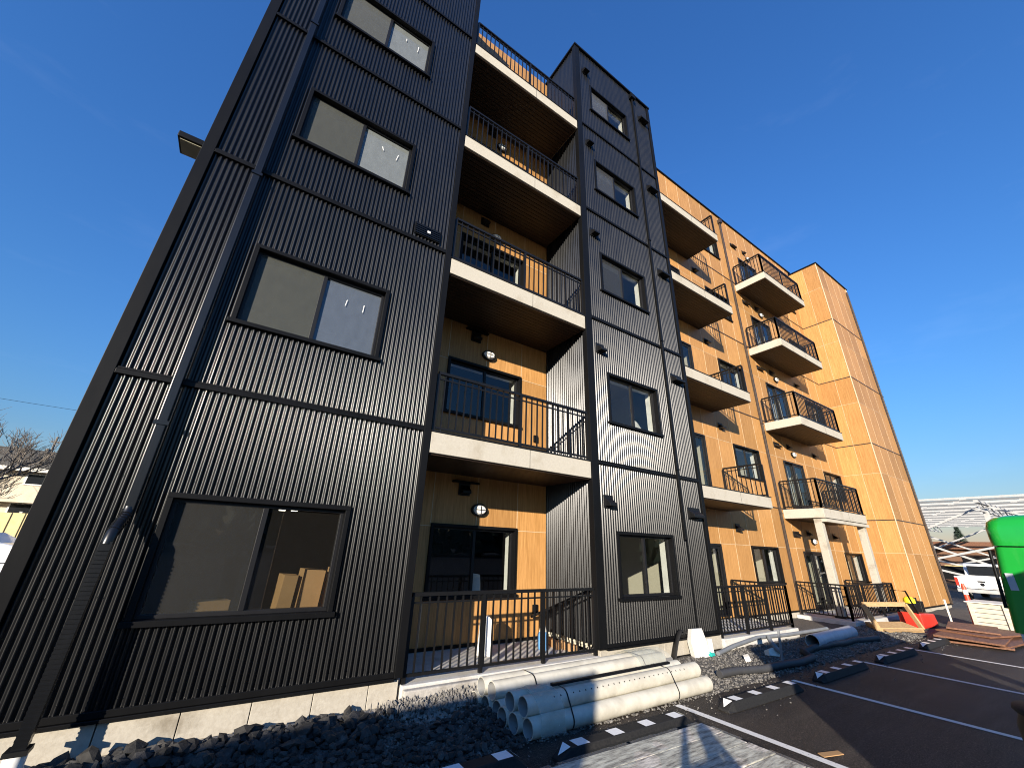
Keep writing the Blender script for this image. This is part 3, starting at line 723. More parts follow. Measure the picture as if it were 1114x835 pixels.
# ------------------------------------------------------------------ PIPES
def hollow(g, p, q, r, t=.007, n=28, mat=0, inmat=1):
    g.tube([p, q], r, n, mat, False); g.tube([p, q], r - t, n, inmat, False)
    d = (Vector(q) - Vector(p)).normalized(); ref = d.cross(Vector((0, 0, 1))).normalized(); b = d.cross(ref)
    for c in (Vector(p), Vector(q)):
        vs = [c + (ref * math.cos(2 * math.pi * k / n) + b * math.sin(2 * math.pi * k / n)) * rr for rr in (r, r - t) for k in range(n)]
        g.add(vs, [(k, (k + 1) % n, n + (k + 1) % n, n + k) for k in range(n)], mat)
def bundle(label, rows, r, z0, straps, holes=None):
    t = thing('pipe_bundle', label, 'pipe bundle', ((rows[0][1] + rows[0][3]) / 2, rows[0][2], 0), 'strapped pipe bundles on the gravel')
    for (lvl, xa, ya, xb, yb) in rows:
        z = z0 + r + lvl * r * 1.72; g = MB(); hollow(g, (xa, ya, z), (xb, yb, z), r)
        o = g.build('pipe', [M['pvc'], M['pvcin']], t)
        if holes and (lvl, ya) == holes:
            g = MB(); n = 26
            for k in range(n):
                x = xa + .35 + (xb - xa - .6) * k / n; y = ya + (yb - ya) * (x - xa) / (xb - xa); a = rad(38)
                c = Vector((x, y - (r + .0012) * math.cos(a), z + (r + .0012) * math.sin(a)))
                nrm = Vector((0, -math.cos(a), math.sin(a))); e1 = Vector((1, 0, 0)); e2 = nrm.cross(e1)
                g.add([c + (e1 * math.cos(q * math.pi / 4) + e2 * math.sin(q * math.pi / 4)) * .0085 for q in range(8)], [tuple(range(8))])
            g.build('perforation', M['black'], o)
    ys = [q for row in rows for q in (row[2],)]
    for x in straps:
        pts = []                                           # convex hull of the section, offset a little
        for (lvl, xa, ya, xb, yb) in rows:
            y = ya + (yb - ya) * (x - xa) / (xb - xa); z = z0 + r + lvl * r * 1.72
            pts += [(y + (r + .003) * math.cos(a * math.pi / 12), z + (r + .003) * math.sin(a * math.pi / 12)) for a in range(24)]
        pts = sorted(set(pts)); 
        def half(ps):
            hl = []
            for p in ps:
                while len(hl) > 1 and (hl[-1][0] - hl[-2][0]) * (p[1] - hl[-2][1]) - (hl[-1][1] - hl[-2][1]) * (p[0] - hl[-2][0]) <= 0: hl.pop()
                hl.append(p)
            return hl
        hull = half(pts)[:-1] + half(pts[::-1])[:-1]; n = len(hull); g = MB()
        vs = [(x + dx + .05 * (p[0] - hull[0][0]), p[0], p[1]) for dx in (-.009, .009) for p in hull]
        g.add(vs, [(k, (k + 1) % n, n + (k + 1) % n, n + k) for k in range(n)]); g.build('strap', M['black'], t)
    return t
r = .088
front = bundle('front bundle of cream plastic pipes with a perforated pipe on top, nearest the parking bay',
    [(0, 2.84, 3.88, 5.86, 3.915), (0, 2.79, 4.06, 5.78, 4.095), (0, 2.77, 4.235, 5.72, 4.27), (1, 2.84, 3.97, 5.76, 4.005), (1, 2.80, 4.147, 5.62, 4.185)], r, .004, (3.36, 5.12), (1, 3.97))
rear = bundle('rear bundle of cream plastic pipes lying against the patio kerb',
    [(0, 2.82, 4.42, 5.75, 4.50), (0, 2.78, 4.60, 5.78, 4.68), (0, 2.74, 4.78, 5.70, 4.86), (1, 2.80, 4.51, 5.80, 4.59), (1, 2.77, 4.69, 5.82, 4.77)], r, .006, (3.35, 5.30))
def wrap(par, x0, x1, yc, w, zt, seed):
    g = MB(); n, k = 16, 22; vs = []
    for i in range(n + 1):
        x = x0 + (x1 - x0) * i / n
        for j in range(k + 1):
            a = math.pi * (j / k) ; rr = 1 + .05 * noise.noise(Vector((x * 9, a * 3, seed)))
            y = yc - w * math.cos(a) * rr; z = .03 + zt * (math.sin(a) ** .55) * rr
            vs.append((x, y, z))
    g.add(vs, [(i * (k + 1) + j, (i + 1) * (k + 1) + j, (i + 1) * (k + 1) + j + 1, i * (k + 1) + j + 1) for i in range(n) for j in range(k)], 0, True)
    g.build('plastic_wrap', M['wrap'], par)
wrap(front, 2.93, 3.24, 4.06, .275, .325, 1); wrap(rear, 5.15, 5.84, 4.67, .30, .345, 5)
g = MB(); g.box(-1.02, 1.02, -.02, .02, -.012, .012); o = g.build('rubber_strip', M['black'], None, .004)
o.location = (4.30, 4.075, .348); o.rotation_euler = (0, 0, rad(.6)); tag(o, 'thin black strip lying on top of the front pipe bundle', 'strip')

# ------------------------------------------------------------------ DEBRIS ON THE GRAVEL
def put(o, loc, rot=(0, 0, 0)):
    o.location = loc; o.rotation_euler = tuple(rad(a) for a in rot); return o
g = MB(); g.prism([(-.15, 0), (.17, .03), (.15, .26), (.09, .46), (-.13, .44), (-.19, .25)], 'y', -.05, .05)
g.box(.185, .285, -.035, .02, .10, .31); g.box(.19, .25, -.03, .03, .0, .085); o = g.build('foam_block', M['foam'], None, .004); put(o, (7.22, 4.88, .04), (-8, 3, -14)); tag(o, 'broken white foam block leaning near the black block corner', 'foam block')
g = MB(); vs = []
for i in range(9):
    t = i / 8; vs += [(-.25 + .42 * t, -.09 + .05 * t, .02 + .42 * math.sin(t * 1.9)), (-.13 + .42 * t, .09 + .05 * t, .02 + .40 * math.sin(t * 1.9))]
g.add(vs, [(2 * i, 2 * i + 1, 2 * i + 3, 2 * i + 2) for i in range(8)], 0, True); o = g.build('membrane_offcut', M['rubber']); put(o, (6.72, 4.92, .05)); o.modifiers.new('s', 'SOLIDIFY').thickness = .008
tag(o, 'curled black membrane offcut beside the white foam block', 'membrane')
g = MB(); n = 8; vs = [(.12 * math.cos(k * math.pi / 4) * random.uniform(.8, 1.3), .10 * math.sin(k * math.pi / 4) * random.uniform(.8, 1.3), .05 + .03 * random.random()) for k in range(n)] + [(0, 0, .10)]
g.add(vs, [(k, (k + 1) % n, n) for k in range(n)]); o = g.build('teal_fitting', M['teal']); put(o, (7.44, 4.88, .08), (18, -8, 20)); o.modifiers.new('s', 'SOLIDIFY').thickness = .02
tag(o, 'small teal plastic piece on the gravel beside the white foam block', 'plastic scrap')
for (x, y, s, rz, lab) in ((8.02, 4.50, .13, 30, 'small white chunk lying on the sunlit gravel'), (8.78, 4.46, .17, -20, 'white foam chunk lying on the shaded gravel')):
    g = MB(); g.prism([(-s * .7, 0), (s * .6, 0), (s * .8, s * .5), (s * .1, s * .8), (-s * .6, s * .55)], 'y', -s * .35, s * .35); o = g.build('foam_chunk', M['offwhite'], None, .008)
    put(o, (x, y, gz(x, y)), (-20, 6, rz)); tag(o, lab, 'foam chunk')
g = MB(); hollow(g, (-1.15, -.06, 0), (1.15, .06, 0), .125, .008, 28); o = g.build('grey_pipe', [M['greypvc'], M['pvcin']]); put(o, (11.35, 4.42, .165)); tag(o, 'short wide grey pipe lying in the shaded gravel', 'pipe')
g = MB(); g.tube([(7.65, 4.82, .10), (8.4, 4.95, .13), (9.4, 5.02, .18), (10.6, 5.0, .15), (12.6, 5.0, .14)], .036, 12); o = g.build('conduit', M['greyshade']); tag(o, 'long thin grey conduit lying along the foot of the building', 'conduit')
g = MB(); pts = []
ctrl = [(6.5, 4.12), (7.0, 4.10), (7.9, 3.98), (8.6, 3.93), (9.2, 3.98), (9.35, 4.12), (9.6, 4.30), (10.0, 4.30), (10.9, 4.28), (12.0, 4.27), (13.0, 4.15)]
for a, b in zip(ctrl, ctrl[1:]):
    for k in range(24): t = k / 24; pts.append((a[0] + (b[0] - a[0]) * t, a[1] + (b[1] - a[1]) * t, gz(a[0] + (b[0] - a[0]) * t, a[1] + (b[1] - a[1]) * t) + .06))
g.tube(pts, [.058 if i % 2 else .05 for i in range(len(pts))], 10); o = g.build('drain_hose', M['greydark']); tag(o, 'dark grey corrugated drain hose curving over the shaded gravel', 'hose')
g = MB(); g.box(-.022, .022, -.015, .015, -.1, .52); o = g.build('survey_stake', M['greyshade'], None, .003); put(o, (8.15, 4.0, .05), (2, 3, 10)); tag(o, 'grey wooden survey stake standing in the gravel by the hose', 'stake')
g = MB(); g.tube([(0, 0, 0), (.05, -.03, .05), (.02, -.18, .13), (-.05, -.30, .20)], .04, 10); o = g.build('pipe_elbow', M['greyshade']); put(o, (8.85, 4.33, .10), (0, 0, 160)); tag(o, 'bent piece of grey pipe sticking up beside the stake', 'pipe')
# timber A-frame
t = thing('timber_frame', 'raw lumber frame leaning on the gravel before the end box', 'frame', (15.1, 4.25, 0))
A, Bq, Cc, Dd = Vector((14.45, 4.55, .06)), Vector((15.75, 4.02, .06)), Vector((14.42, 4.75, .62)), Vector((15.9, 4.28, .62))
for nm, p, q, w in (('top_rail', Cc, Dd, .11), ('bottom_rail', A, Bq, .10), ('upright', A, Cc, .11), ('upright', Bq, Dd, .11), ('brace', A, (Cc + Vector((.5, .2, -.5))), .09)):
    g = MB(); g.bar(p, q, .045, w); g.build(nm, M['lumber'], t, .004)
g = MB(); g.obox(Matrix.Translation((15.15, 4.42, .12)) @ Matrix.Rotation(rad(-20), 4, 'Z') @ Matrix.Rotation(rad(14), 4, 'X'), 1.25, .5, .02); g.build('plywood_sheet', M['lumber'], t)
# red machine
t = thing('plate_compactor', 'red machine with black engine and yellow cap behind the lumber frame', 'machine', (16.9, 4.35, 0))
g = MB(); g.prism([(16.3, .03), (17.6, .03), (17.45, .34), (16.25, .40)], 'y', 4.1, 4.6); g.build('body', M['red'], t, .03)
g = MB(); g.box(16.4, 16.85, 4.2, 4.5, .40, .62); g.box(16.95, 17.2, 4.2, 4.45, .38, .66); g.tube([(16.9, 4.3, .4), (16.9, 4.3, .75)], .05, 10); g.build('engine', M['black'], t, .02)
g = MB(); g.tube([(16.62, 4.35, .62), (16.62, 4.35, .72), (16.62, 4.35, .78)], [.13, .13, .07], 14); g.build('cap', M['yellow'], t)
g = MB(); g.tube([(16.3, 4.15, .35), (15.95, 4.2, .95), (15.95, 4.5, .95), (16.3, 4.55, .35)], .022, 8); g.build('handle', M['black'], t)
g = MB(); g.box(-.03, .03, -.02, .02, 0, .72); o = g.build('marker_stake', M['offwhite'], None, .003); put(o, (18.0, 3.9, 0), (0, -6, 8)); tag(o, 'pale marker stake standing behind the brown plywood pile', 'stake')
# plywood pile
sheets = [(15.7, 3.1, .035, 8, 2.4, 1.25), (15.9, 2.9, .075, -5, 2.4, 1.25), (15.6, 3.05, .115, 4, 2.44, 1.1), (16.2, 2.95, .155, -14, 2.0, 1.0), (16.4, 3.2, .20, 10, 1.7, .9)]
sl = ['lowest brown plywood sheet of the pile on the asphalt', 'second lowest brown plywood sheet of the pile', 'middle brown plywood sheet of the pile', 'second highest brown plywood sheet, turned across the pile', 'topmost brown plywood sheet of the pile by the delineator post']
for (x, y, z, rz, a, b), lab in zip(sheets, sl):
    g = MB(); g.box(-a / 2, a / 2, -b / 2, b / 2, -.018, .018); o = g.build('plywood_sheet', M['formply'], None, .003); put(o, (x, y, z), (random.uniform(-1, 1), random.uniform(-1, 1), rz)); tag(o, lab, 'plywood sheet', 'plywood sheets in the pile')
# delineator
t = thing('delineator_post', 'red delineator post with white bands on a black base', 'post', (18.75, 3.55, 0))
g = MB(); g.tube([(18.75, 3.55, .05), (18.75, 3.55, .30), (18.75, 3.55, 1.06), (18.75, 3.55, 1.16)], [.075, .07, .05, .03], 16); g.build('post', M['orangeplastic'], t)
for z in (.56, .86): g = MB(); rr = .0705 - .02 * (z - .3) / .76; g.tube([(18.75, 3.55, z), (18.75, 3.55, z + .13)], [rr + .002, rr - .001], 16); g.build('band', M['reflect'], t)
g = MB(); g.tube([(18.75, 3.55, 0), (18.75, 3.55, .05)], [.2, .16], 16); g.build('base', M['rubber'], t)
# crate
t = thing('wooden_crate', 'pale weathered wooden crate standing behind the plywood pile', 'crate', (18.6, 2.5, 0))
for k in range(5): g = MB(); g.box(17.6, 18.7, 2.62, 3.38, .14 + k * .115, .245 + k * .115); g.build('slat', M['crate'], t, .004)
for x in (17.62, 18.1, 18.6): g = MB(); g.box(x, x + .08, 2.60, 3.40, 0, .135); g.build('skid', M['crate'], t, .004)
for y in (2.64, 3.28): g = MB(); g.box(17.565, 17.597, y, y + .09, .14, .71); g.build('batten', M['crate'], t, .004)
g = MB(); g.box(17.55, 18.75, 2.58, 3.42, .72, .745); g.build('lid', M['offwhite'], t, .004)
# green container
t = thing('waste_container', 'glossy green waste container with rounded lid raised on legs at the right edge', 'waste container', (9.0, .82, 0))
def rr_section(cx, cy, hx, hy, rad_, n=6):
    pts = []
    for (sx, sy, a0) in ((1, 1, 0), (-1, 1, 90), (-1, -1, 180), (1, -1, 270)):
        for k in range(n + 1):
            a = rad(a0 + 90 * k / n); pts.append((cx + sx * (hx - rad_) + rad_ * math.cos(a), cy + sy * (hy - rad_) + rad_ * math.sin(a)))
    return pts
def loft(g, secs, mat=0, cap=True):
    n = len(secs[0][0]); vs = [(p[0], p[1], z) for sec, z in secs for p in sec]
    g.add(vs, [(i * n + k, i * n + (k + 1) % n, (i + 1) * n + (k + 1) % n, (i + 1) * n + k) for i in range(len(secs) - 1) for k in range(n)], mat, True)
    if cap: g.add(vs[-n:], [tuple(range(n))], mat); g.add(vs[:n], [tuple(range(n))[::-1]], mat)
gx, gy = 9.0, .82
g = MB(); loft(g, [(rr_section(gx, gy + .02, .45, .47, .07), .93), (rr_section(gx, gy + .015, .45, .445, .08), 1.30), (rr_section(gx, gy, .45, .415, .09), 1.70), (rr_section(gx, gy - .01, .45, .395, .09), 1.935)]); bd_ = g.build('body', M['green'], t)
g = MB(); loft(g, [(rr_section(gx, gy - .02, .49, .42, .13), 1.95), (rr_section(gx, gy - .02, .49, .42, .13), 2.16), (rr_section(gx, gy - .025, .47, .40, .13), 2.25), (rr_section(gx, gy - .03, .41, .34, .13), 2.31), (rr_section(gx, gy - .03, .3, .22, .13), 2.34)]); g.build('lid', M['green'], t)
g = MB(); loft(g, [(rr_section(gx, gy - .02, .46, .38, .09), 1.937), (rr_section(gx, gy - .02, .46, .38, .09), 1.948)]); g.build('lid_seal', M['black'], t)
g = MB(); g.tube([(gx - .38, gy + .485, 1.2), (gx - .38, gy + .435, 1.9)], .018, 10); g.build('hinge_bar', M['black'], t)
g = MB(); g.box(gx - .458, gx - .452, gy + .30, gy + .37, 1.42, 1.62); g.build('sticker', M['greypvc'], t)
for k in range(2): g = MB(); g.box(gx - .47, gx - .43, gy - .35 + .5 * k, gy - .31 + .5 * k, .96, 1.66); g.build('rib', M['green'], bd_, .008)
for x in (gx - .38, gx + .28): g = MB(); g.box(x, x + .1, gy - .42, gy - .2, 0, .929); g.build('leg', M['greendark'], t, .01)
g = MB(); g.box(gx - .44, gx - .33, gy + .32, gy + .44, .82, .928); g.build('block', M['offwhite'], t, .01)
g = MB(); yy, zz, s_ = gy + .035, 1.86, .2
for (a, b) in (((0, 0), (.25, -1)), ((.25, -1), (.5, -.2)), ((.5, -.2), (.75, -1)), ((.75, -1), (1, 0))):
    g.bar((gx - .454, yy - a[0] * s_, zz + a[1] * s_ * .8), (gx - .454, yy - b[0] * s_, zz + b[1] * s_ * .8), .03, .006, 0, (-1, 0, 0))
g.build('letter', M['white'], t)
# black drum at the right edge
t = thing('plastic_drum', 'black plastic drum at the lower right corner', 'drum', (4.45, .53, 0))
n = 28
def ring(rr, z): return ([(4.45 + rr * math.cos(2 * math.pi * k / n), .53 + rr * math.sin(2 * math.pi * k / n)) for k in range(n)], z)
g = MB(); loft(g, [ring(.27, 0), ring(.285, .05), ring(.285, .28), ring(.295, .30), ring(.285, .32), ring(.285, .58), ring(.295, .60), ring(.285, .62), ring(.285, .80), ring(.26, .87)]); g.build('body', M['black'], t)
g = MB(); loft(g, [ring(.275, .872), ring(.285, .885), ring(.28, .905), ring(.2, .915)]); g.build('lid', M['rubber'], t)
# boards under plastic in the foreground
t = thing('board_stack', 'weathered grey boards under torn plastic at the bottom of the picture', 'board stack', (3.5, 2.3, 0))
MB_ = Matrix.Translation((3.42, 2.22, 0)) @ Matrix.Rotation(rad(-1.5), 4, 'Z')
for k in range(7):
    g = MB(); m = MB_ @ Matrix.Translation((-.02 * (k % 2), .80 - k * .245, .10 + .002 * (k % 3))); g.obox(m, 2.06 + .03 * math.sin(k * 3), .236, .035); g.build('board', M['board'], t, .006)
for x in (-.85, 0, .85): g = MB(); g.obox(MB_ @ Matrix.Translation((x, .06, .042)), .09, 1.7, .08); g.build('bearer', M['crate'], t)
g = MB(); nx, ny = 60, 50; vs = []
for i in range(nx + 1):
    for j in range(ny + 1):
        u, v = -1.04 + 2.08 * i / nx, -.80 + 1.74 * j / ny
        z = .124 + .006 * abs(noise.noise(Vector((u * 3.2 + v * 2.1, v * 1.1 - u, 2)))) + .003 * noise.noise(Vector((u * 12, v * 5, 7)))
        vs.append(MB_ @ Vector((u, v, z)))
g.add(vs, [(i * (ny + 1) + j, (i + 1) * (ny + 1) + j, (i + 1) * (ny + 1) + j + 1, i * (ny + 1) + j + 1) for i in range(nx) for j in range(ny) if noise.noise(Vector((i * .13, j * .13 - i * .07, 4))) > -.30], 0, True)
g.build('plastic_sheet', M['film_sheet'], t)

g = MB(); g.prism([(-.13, -.03), (.12, -.04), (.14, .03), (-.11, .045)], 'z', 0, .006); o = g.build('cardboard_scrap', M['card']); put(o, (5.22, 2.28, .006), (0, 0, -14)); tag(o, 'flattened brown cardboard scrap lying on the open asphalt', 'cardboard')
# things on the patio
g = MB(); g.prism([(-.10, 0), (.10, 0), (.105, .44), (.03, .50), (-.08, .47)], 'y', -.06, .06); o = g.build('paper_bag', M['white'], None, .015); put(o, (3.42, 5.78, .262), (0, 2, -25)); tag(o, 'tall white paper bag standing on the patio behind the railing', 'bag')
t = thing('water_bottle', 'blue bottle with a pale top standing on the patio near the dark side wall', 'bottle', (4.45, 5.72, .26))
g = MB(); n = 18
g.tube([(4.45, 5.72, .262), (4.45, 5.72, .30), (4.45, 5.72, .46), (4.45, 5.72, .50)], [.075, .085, .085, .06], n); g.build('body', M['blue'], t)
g = MB(); g.tube([(4.45, 5.72, .501), (4.45, 5.72, .54), (4.45, 5.72, .60)], [.06, .05, .035], n); g.build('cap', M['offwhite'], t)
for i, (y, x, lab) in enumerate(((5.80, 4.72, 'cardboard scrap on the patio nearest the dark side wall corner'), (5.52, 4.78, 'cardboard scrap on the patio beside the railing end'))):
    g = MB(); g.box(-.22, .22, -.04, .04, 0, .10); o = g.build('cardboard_scrap', M['card'], None, .004); put(o, (x, y, .262), (0, 0, 75 + 12 * i)); tag(o, lab, 'cardboard')
o = None
# contents of the ground floor room
g = MB(); g.prism([(-.06, 0), (.12, 0), (.09, .30), (-.05, .32)], 'y', -.04, .04); o = g.build('paper_cup_bag', M['white'], None, .01); put(o, (3.66, 6.62, .95), (0, 0, 0)); tag(o, 'small white paper bag on the sill behind the recess window', 'bag')
bx = [(.66, 5.80, .15, .30, .72, 'left cardboard box behind the ground floor window'), (.90, 5.74, .21, .34, .78, 'middle cardboard box behind the ground floor window'), (1.19, 5.66, .20, .34, .80, 'right cardboard box behind the ground floor window')]
for x, y, w_, d_, h_, lab in bx:
    g = MB(); g.box(-w_ / 2, w_ / 2, -d_ / 2, d_ / 2, 0, h_); g.box(-w_ / 2 - .003, w_ / 2 + .003, -.03, .03, h_, h_ + .004); o = g.build('cardboard_box', M['card'], None, .006); put(o, (x, y, .60), (0, 3, 6)); tag(o, lab, 'box', 'cardboard boxes inside the ground floor room')
lm, lnt, lb = new_mat('downlight'); lb.inputs['Emission Color'].default_value = (1, .93, .8, 1); lb.inputs['Emission Strength'].default_value = 2.5
for xx, yy in ((.52, 6.5), (.66, 6.4)):
    g = MB(); g.tube([(xx, yy, 2.06), (xx, yy, 2.075)], .04, 16); g.tube([(xx, yy, 2.075), (xx, yy, 2.75)], .004, 6); g.build('ceiling_light', lm, wins_front[0])
t = thing('work_table', 'dark table under the cardboard boxes inside the ground floor room', 'table', (1.0, 6.0, .3))
g = MB(); g.box(.5, 1.5, 5.45, 6.6, .56, .60); g.build('tabletop', M['terracotta'], t)
for x in (.52, 1.42):
    for y in (5.5, 6.5): g = MB(); g.box(x, x + .05, y, y + .05, .3, .56); g.build('leg', M['black'], t)
g = MB(); g.box(-.15, .15, -.1, .1, 0, .16); o = g.build('cardboard_box', M['card'], None, .004); put(o, (.0, 5.46, .95), (0, 0, 14)); o['group'] = 'cardboard boxes inside the ground floor room'; tag(o, 'small cardboard box on a grey cabinet behind the left ground floor pane', 'box', 'cardboard boxes inside the ground floor room')
t = thing('grey_cabinet', 'grey cabinet under the small cardboard box inside the ground floor room', 'cabinet', (.07, 5.63, .3))
g = MB(); g.box(-.25, .40, 5.34, 5.92, .31, .945); g.build('carcass', M['greypvc'], t); g = MB(); g.box(.05, .09, 5.32, 5.338, .72, .84); g.build('handle', M['black'], t)

# ------------------------------------------------------------------ LEFT BACKGROUND
t = thing('neighbour_house', 'cream stucco house with dark shingle roof behind the yellow fence', 'house', (-11, 31, 0))
g = MB(); g.box(-16, -6.5, 30.0, 38, 2.85, 4.35); g.box(-16, -6.5, 30.6, 38, 0, 2.849); g.build('wall', M['stucco'], t)
g = MB(); g.prism([(-16.6, 4.36), (-6.0, 4.36), (-6.0, 4.48), (-11.3, 5.35), (-16.6, 4.48)], 'y', 29.5, 38.5); rf = g.build('roof', M['shingle'], t)
g = MB(); g.box(-16.6, -6.0, 29.44, 29.495, 4.28, 4.46); g.build('gutter', M['offwhite'], rf)
for x0_, x1_, z0_, z1_, y_ in ((-9.0, -7.6, 3.74, 4.18, 29.99), (-12.5, -11.0, 3.74, 4.18, 29.99), (-9.3, -7.4, 2.35, 2.80, 30.59)):
    g = MB(); g.box(x0_ - .06, x1_ + .06, y_ - .03, y_ + .02, z0_ - .06, z1_ + .06); w = g.build('window', M['white'], t)
    g = MB(); g.box(x0_, x1_, y_ - .04, y_ - .031, z0_, z1_); g.build('pane', M['carglass'], w)
    g = MB(); g.box((x0_ + x1_) / 2 - .03, (x0_ + x1_) / 2 + .03, y_ - .05, y_ - .041, z0_, z1_); g.build('mullion', M['white'], w)
t = thing('far_house', 'low grey roofed house farther back beyond the cream house', 'house', (-12, 44, 0))
g = MB(); g.box(-20, -8, 44, 50, 0, 6.3); g.build('wall', M['stucco'], t); g = MB(); g.prism([(-20.5, 6.3), (-7.5, 6.3), (-9.5, 7.0), (-19, 7.1)], 'y', 43.5, 50.5); g.build('roof', M['shingle'], t)
t = thing('metal_fence', 'yellow ribbed metal fence in front of the cream house', 'fence', (-8.5, 24, 0))
g = MB(); x = -14.0
while x < -4.0: g.box(x, x + .30, 24.0, 24.04, .1, 2.24); g.box(x + .30, x + .36, 23.97, 24.01, .1, 2.24); x += .36
g.build('ribbed_sheet', M['fencey'], t)
for x in (-13, -10, -7, -4.2): g = MB(); g.box(x, x + .08, 24.05, 24.13, 0, 2.3); g.build('post', M['steel'], t)
t = thing('white_van', 'white van parked before the yellow fence at the left edge', 'van', (-6.3, 18.8, 0))
g = MB(); g.prism([(-9.6, .35), (-4.6, .35), (-4.55, .9), (-4.7, 1.15), (-5.3, 1.30), (-5.8, 1.56), (-9.5, 1.60), (-9.65, 1.3)], 'y', 18.0, 19.7); v_ = g.build('body', M['vanwhite'], t, .06)
g = MB(); g.box(-9.3, -6.2, 17.985, 17.999, 1.18, 1.5); g.build('window', M['carglass'], t); g = MB(); g.box(-6.02, -6.0, 17.985, 17.999, .4, 1.5); g.box(-9.5, -4.6, 17.985, 17.999, .78, .80); g.build('door_gap', M['black'], t)
for x in (-8.8, -5.4):
    g = MB(); g.tube([(x, 17.97, .33), (x, 18.2, .33)], .33, 20); w = g.build('wheel', M['rubber'], t); g = MB(); g.tube([(x, 17.96, .33), (x, 17.975, .33)], .2, 16); g.build('rim', M['steel'], w)
t = thing('utility_pole', 'thin dark utility pole with short crossarm rising behind the cream house', 'pole', (-9.8, 34, 0))
g = MB(); g.tube([(-9.8, 34, 0), (-9.8, 34, 6.75)], .055, 8); g.build('pole', M['bark'], t); g = MB(); g.box(-10.0, -9.6, 33.97, 34.03, 6.40, 6.47); g.tube([(-9.93, 33.92, 5.75), (-9.93, 33.92, 6.0)], .09, 10); g.build('crossarm', M['bark'], t)
for i, (z, lab) in enumerate(((9.9, 'upper power line crossing the sky at the left'), (6.7, 'lower power line running from the utility pole'))):
    g = MB(); g.tube([(-30 + k * 4, 40 + .3 * k, z + .02 * (k - 4) ** 2) for k in range(9)], .012, 5); o = g.build('power_line', M['black']); tag(o, lab, 'power line')
# bare tree
t = thing('bare_tree', 'bare winter tree with a spreading twig crown before the cream house', 'tree', (-9.9, 24.6, 0))
trunk, twigs = MB(), MB(); rt = random.Random(5)
def grow(p, d, L, r, lvl):
    pts = [p]; q = p.copy(); dd = d.copy()
    for k in range(4):
        dd = (dd + Vector((rt.uniform(-.18, .18), rt.uniform(-.18, .18), rt.uniform(-.06, .14)))).normalized(); q = q + dd * L / 4; pts.append(q.copy())
    (trunk if lvl < 2 else twigs).tube(pts, [r * (1 - .12 * k) for k in range(5)], 7 if lvl < 2 else (5 if lvl < 4 else 3), 0, False)
    if lvl >= 6: return
    for c in range(4 if lvl in (1, 2, 3) else 3):
        ax = Vector((rt.uniform(-1, 1), rt.uniform(-1, 1), rt.uniform(-.3, .6))).normalized()
        nd = (dd + ax * rt.uniform(.55, .95)).normalized(); grow(pts[rt.choice((2, 3, 4))], nd, L * rt.uniform(.62, .82), max(.009, r * .6), lvl + 1)
grow(Vector((-9.9, 24.6, 0)), Vector((.02, 0, 1)), 2.3, .17, 0)
trunk.build('trunk', M['bark'], t); twigs.build('crown', M['bark'], t)

# ------------------------------------------------------------------ RIGHT BACKGROUND
t = thing('steel_canopy', 'open white steel frame canopy with braces and roof purlins beyond the parking', 'canopy', (50, 5, 0))
for k in range(22):
    x = 40 + k * 1.7; g = MB(); g.bar((x, -16, 5.72 + .012 * k), (x, 20, 5.72 + .012 * k), .07, .13, k % 2); 
    for j in range(12): y = -15 + j * 3 + (k % 3) * .6; g.box(x - .05, x + .05, y, y + .3, 5.60 + .012 * k, 5.68 + .012 * k)
    g.build('purlin', [M['steel'], M['darksteel']], t)
for y in (-12.4, -3.4, 5.6, 14.6):
    g = MB(); g.bar((40, y, 5.50), (76, y, 5.95), .2, .16); g.bar((40, y, 4.95), (76, y, 5.35), .12, .12)
    for j in range(14): x = 40 + j * 2.6; g.bar((x, y, 5.0 + .011 * j * 2.6), (x + 1.3, y, 5.5 + .0125 * j * 2.6), .07); g.bar((x + 1.3, y, 5.5 + .0125 * j * 2.6), (x + 2.6, y, 5.0 + .011 * (j + 1) * 2.6), .07)
    g.build('truss', M['steel'], t)
    for x in (42, 54, 66): g = MB(); g.box(x - .13, x + .13, y - .13, y + .13, 0, 5.2); g.build('column', M['steel'], t)
for x in (42, 54):
    for y in (-3.4, 5.6):
        g = MB(); g.bar((x, y + .2, 5.3), (x + .05, y + 8.8, 1.4), .12); g.build('brace', M['steel'], t); g = MB(); g.bar((x + .16, y + .2, 1.4), (x + .2, y + 8.8, 5.3), .12); g.build('brace', M['steel'], t)
        g = MB(); g.bar((x - .2, y + .2, 2.75), (x - .2, y + 8.8, .4), .12); g.build('brace', M['steel'], t); g = MB(); g.bar((x - .4, y + .2, .5), (x - .4, y + 8.8, 2.7), .12); g.build('brace', M['steel'], t)
t = thing('low_shed', 'long low brown roofed shed under the steel canopy', 'shed', (58, 6, 0))
g = MB(); g.box(57, 62, -14, 17, 0, 2.9); g.build('wall', M['terracotta'], t); g = MB(); g.box(56.5, 62.5, -14.5, 17.5, 2.91, 3.55); g.build('roof', M['formply'], t)
for k in range(8): g = MB(); g.box(56.96, 56.99, -12 + k * 3.4, -10.2 + k * 3.4, .4, 2.3); g.build('opening', M['black'], t)
